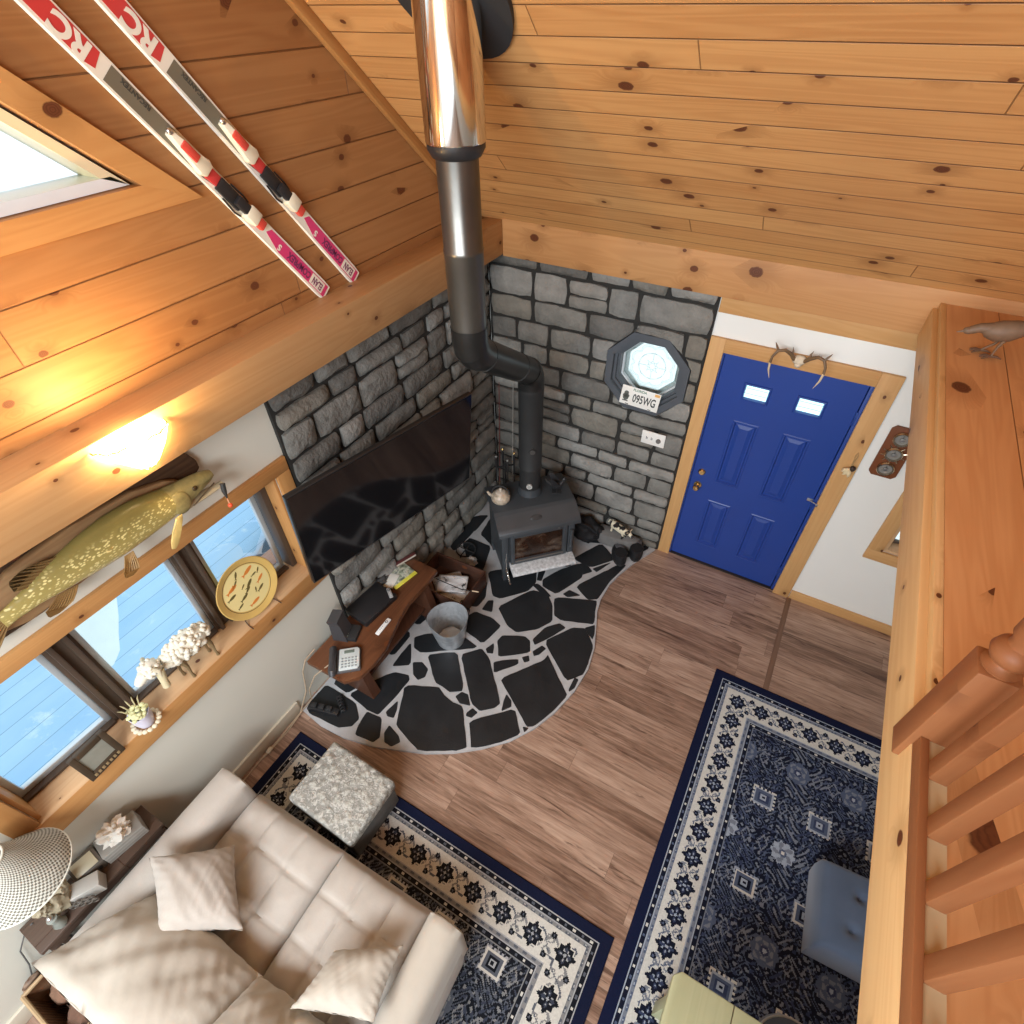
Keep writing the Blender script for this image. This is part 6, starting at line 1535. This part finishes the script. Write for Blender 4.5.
rug('navy and cream bordered oriental rug in front of the blue door under the green table', 2.462, 4.05, -3.55, -1.0,
    [srgb(21, 27, 54), srgb(24, 28, 44), srgb(198, 199, 194), srgb(116, 124, 138), srgb(80, 92, 116), srgb(154, 165, 180), srgb(54, 64, 92)], .011, .165, 2)

# ------------------------------------------------------------------ blue ottoman, stool, green table
def velvet():
    g = G('blue_velvet'); o = g.obj(); n = g.noise(o, 4, 4, .6); return g.fin(g.mix(n, (.055, .085, .145), (.095, .135, .21)), .8, 0, .3, sheen=.4)
VL = velvet()
ot = thing('ottoman', 'low blue velvet ottoman with button tufts on the rug right of the green table', 'ottoman', (3.69, -2.29, .0124), R(3))
mb = MB(); N = 44; hx_, hy_ = .40, .215
def otf(u, v):
    du, dv = 2 * u - 1, 2 * v - 1; e_ = (max(0, 1 - abs(du) ** 9) * max(0, 1 - abs(dv) ** 9)) ** .4; t = 0
    for i in range(5):
        for j_ in range(2):
            t = max(t, math.exp(-(((u - .19 - i * .17 - .04 * j_) / .035) ** 2 + ((v - .30 - j_ * .40) / .055) ** 2)))
    return Vector((du * hx_, dv * hy_, .27 + .05 * e_ - .038 * t + .006 * noise.noise(Vector((u * 6, v * 4, 2)))))
mb.grid(otf, N, N)
ring = [(i / N, 0) for i in range(N)] + [(1, j / N) for j in range(N)] + [(i / N, 1) for i in range(N, 0, -1)] + [(0, j / N) for j in range(N, 0, -1)]
top = [otf(*p) for p in ring]; mb.loft([[Vector((p.x * .985, p.y * .985, .03)) for p in top], [Vector((p.x * 1.012, p.y * 1.012, .15)) for p in top], top], cap=False); mb.weld(.001)
mb.build('cushion', VL, ot, angle=80)
for i in range(5):
    for j_ in range(2):
        p = otf(.19 + i * .17 + .04 * j_, .30 + j_ * .40); MB().ball((p.x, p.y, p.z + .003), (.014, .014, .006), seg=12, rings=6).build('button', VL, ot)
for x in (-.36, .36):
    for y in (-.17, .17): MB().cyl((x, y, 0), (x, y, .035), .016, .02, 10).build('foot', BLACKM, ot)

def gtm():
    return pine('green_table_paint', 'Y', 'X', .37, 4, True, (.52, .54, .34), (.40, .43, .25), knots=.12, seed=121, rough=.5, gw=.006, vo=.1)
GT = gtm()
ta = thing('green_table', 'pale green painted plank table at the bottom of the picture on the right rug', 'table', (3.05, -3.42, .0124))
P = [(-.405 + .03, -.36), (.42, -.36), (.42, .36), (-.405 + .03, .36), (-.405, .33), (-.405, -.33)]
MB().prism(P, .69, .728, .008).build('tabletop', GT, ta)
MB().box(-.34, .36, -.30, .30, .60, .69, .003).build('apron', GT, ta)
for x in (-.33, .35):
    for y in (-.29, .29): MB().box(x - .03, x + .03, y - .03, y + .03, 0, .60, .004).build('leg', GT, ta)
so2 = thing('stool', 'round blue upholstered stool tucked against the far edge of the green table', 'stool', (3.205, -3.085, .0124))
MB().lathe([(.0, .50), (.12, .498), (.150, .49), (.165, .46), (.160, .42), (.150, .40), (.0, .40)], 36).build('seat', VL, so2)
mb = MB(); mb.tube([(.155 * math.cos(2 * PI * i / 36), .155 * math.sin(2 * PI * i / 36), .486) for i in range(37)], .005, 8, cap=False); mb.build('piping', plain('pale_piping', (.35, .40, .46), .6), so2)
for q in range(4):
    a_ = PI / 4 + q * PI / 2; MB().cyl((.13 * math.cos(a_), .13 * math.sin(a_), 0), (.10 * math.cos(a_), .10 * math.sin(a_), .40), .014, .02, 10).build('leg', BLACKM, so2)

# ------------------------------------------------------------------ loft railing
rl = thing('loft_railing', 'orange brown pine railing with square balusters along the loft edge', 'railing', (2.78, -3.0, 2.617))
rx, ry_, rz_ = 2.78, -3.0, 2.617
MB().box(2.752 - rx, 2.770 - rx, -4.6 - ry_, -2.787 - ry_, -.0315, .010, .002).build('shoe_rail', PINE_RAIL, rl)
NT_ = 2.885 - rz_
nw = MB().box(2.736 - rx, 2.812 - rx, -2.787 - ry_, -2.712 - ry_, 2.517 - rz_, NT_, .005).build('newel_post', PINE_POST, rl)
MB().lathe([(.034, 0), (.036, .006), (.024, .014), (.022, .02), (.034, .03), (.040, .045), (.036, .062), (.024, .072), (.022, .085), (.030, .10), (.033, .2), (.026, .6), (.030, .74), (.0, .75)], 28, M=Tm(2.774 - rx, -2.7495 - ry_, NT_ - .001)).build('turned_shaft', PINE_POST, nw)
for i in range(13):
    y = -2.860 - .1275 * i
    MB().box(2.769 - rx, 2.806 - rx, y - .021 - ry_, y + .021 - ry_, 0.0, 1.0, .004).build('baluster', PINE_POST, rl)
MB().box(2.735 - rx, 2.84 - rx, -4.6 - ry_, -2.787 - ry_, 1.0, 1.045, .006).build('handrail', PINE_RAIL, rl)
MB().box(2.769 - rx, 2.806 - rx, -4.6 - ry_, -2.787 - ry_, -.0, .0 + .004).build('base_strip', plain('pale_strip', (.50, .38, .22), .6), rl)

# ------------------------------------------------------------------ bird skeleton on the ledge
bs = thing('bird_carving', 'pale brown carved long legged bird standing on the far end of the loft ledge', 'figurine', (2.965, -.66, 2.6155), R(188))
BM = plain('bird_wood', (.17, .105, .062), .6, var=.35, vs=24)
mb = MB()
mb.loft([[(x, w_ * math.cos(t), z + h_ * math.sin(t)) for t in [2 * PI * k / 14 for k in range(14)]] for x, w_, z, h_ in
   ((.085, .006, .115, .006), (.06, .030, .112, .030), (.02, .044, .114, .046), (-.03, .044, .122, .046), (-.07, .032, .137, .034), (-.12, .018, .15, .014), (-.19, .013, .165, .007))])
mb.tube([(.045, 0, .12), (.09, 0, .118), (.115, 0, .105), (.13, 0, .098)], [.028, .020, .018, .014], 10); mb.ball((.125, 0, .10), (.022, .016, .016)); mb.cyl((.138, 0, .097), (.166, 0, .087), .008, .0015, 8)
mb.build('body', BM, bs)
for s_ in (-1, 1):
    MB().tube([(-.015, s_ * .02, .085), (-.005, s_ * .022, .05), (.0 if s_ > 0 else .03, s_ * .026, .012)], [.011, .006, .005], 8).build('leg', plain('bird_leg%d' % s_, (.16, .09, .045), .6), bs)
    mb = MB(); bx_ = 0 if s_ > 0 else .03
    for a_ in (-.5, 0, .5, PI): mb.tube([(bx_, s_ * .026, .010), (bx_ + .022 * math.cos(a_), s_ * .026 + .022 * math.sin(a_), .010), (bx_ + .042 * math.cos(a_), s_ * .026 + .042 * math.sin(a_), .003)], [.006, .0055, .002], 7)
    mb.build('foot', plain('bird_foot%d' % s_, (.13, .07, .04), .6), bs)
MB().tube([(-.06, .0, .15), (-.055, .05, .20), (-.045, .07, .255), (-.055, .075, .30)], [.012, .011, .010, .003], 9).build('wing_tip', BM, bs)

# ------------------------------------------------------------------ light
w = bpy.data.worlds.new('sky'); SC.world = w; w.use_nodes = True
bgn = w.node_tree.nodes['Background']; bgn.inputs[0].default_value = WORLD_C; bgn.inputs[1].default_value = WORLD_S
def area(name, loc, target, sx_, sy_, e, c):
    l = bpy.data.lights.new(name, 'AREA'); l.shape = 'RECTANGLE'; l.size = sx_; l.size_y = sy_; l.energy = e; l.color = c
    o = bpy.data.objects.new(name, l); COL.objects.link(o); o.location = loc
    o.rotation_euler = (Vector(target) - Vector(loc)).to_track_quat('-Z', 'Y').to_euler(); return o
for a in AREAS: area(*a)
vs_ = SC.view_settings; vs_.view_transform = 'Standard'; vs_.look = 'None'; vs_.gamma = 1.0; vs_.exposure = EXPO; vs_.use_curve_mapping = False
SC.display_settings.display_device = 'sRGB'
SC.cycles.max_bounces = 8; SC.cycles.transparent_max_bounces = 12
SC.cycles.use_denoising = True
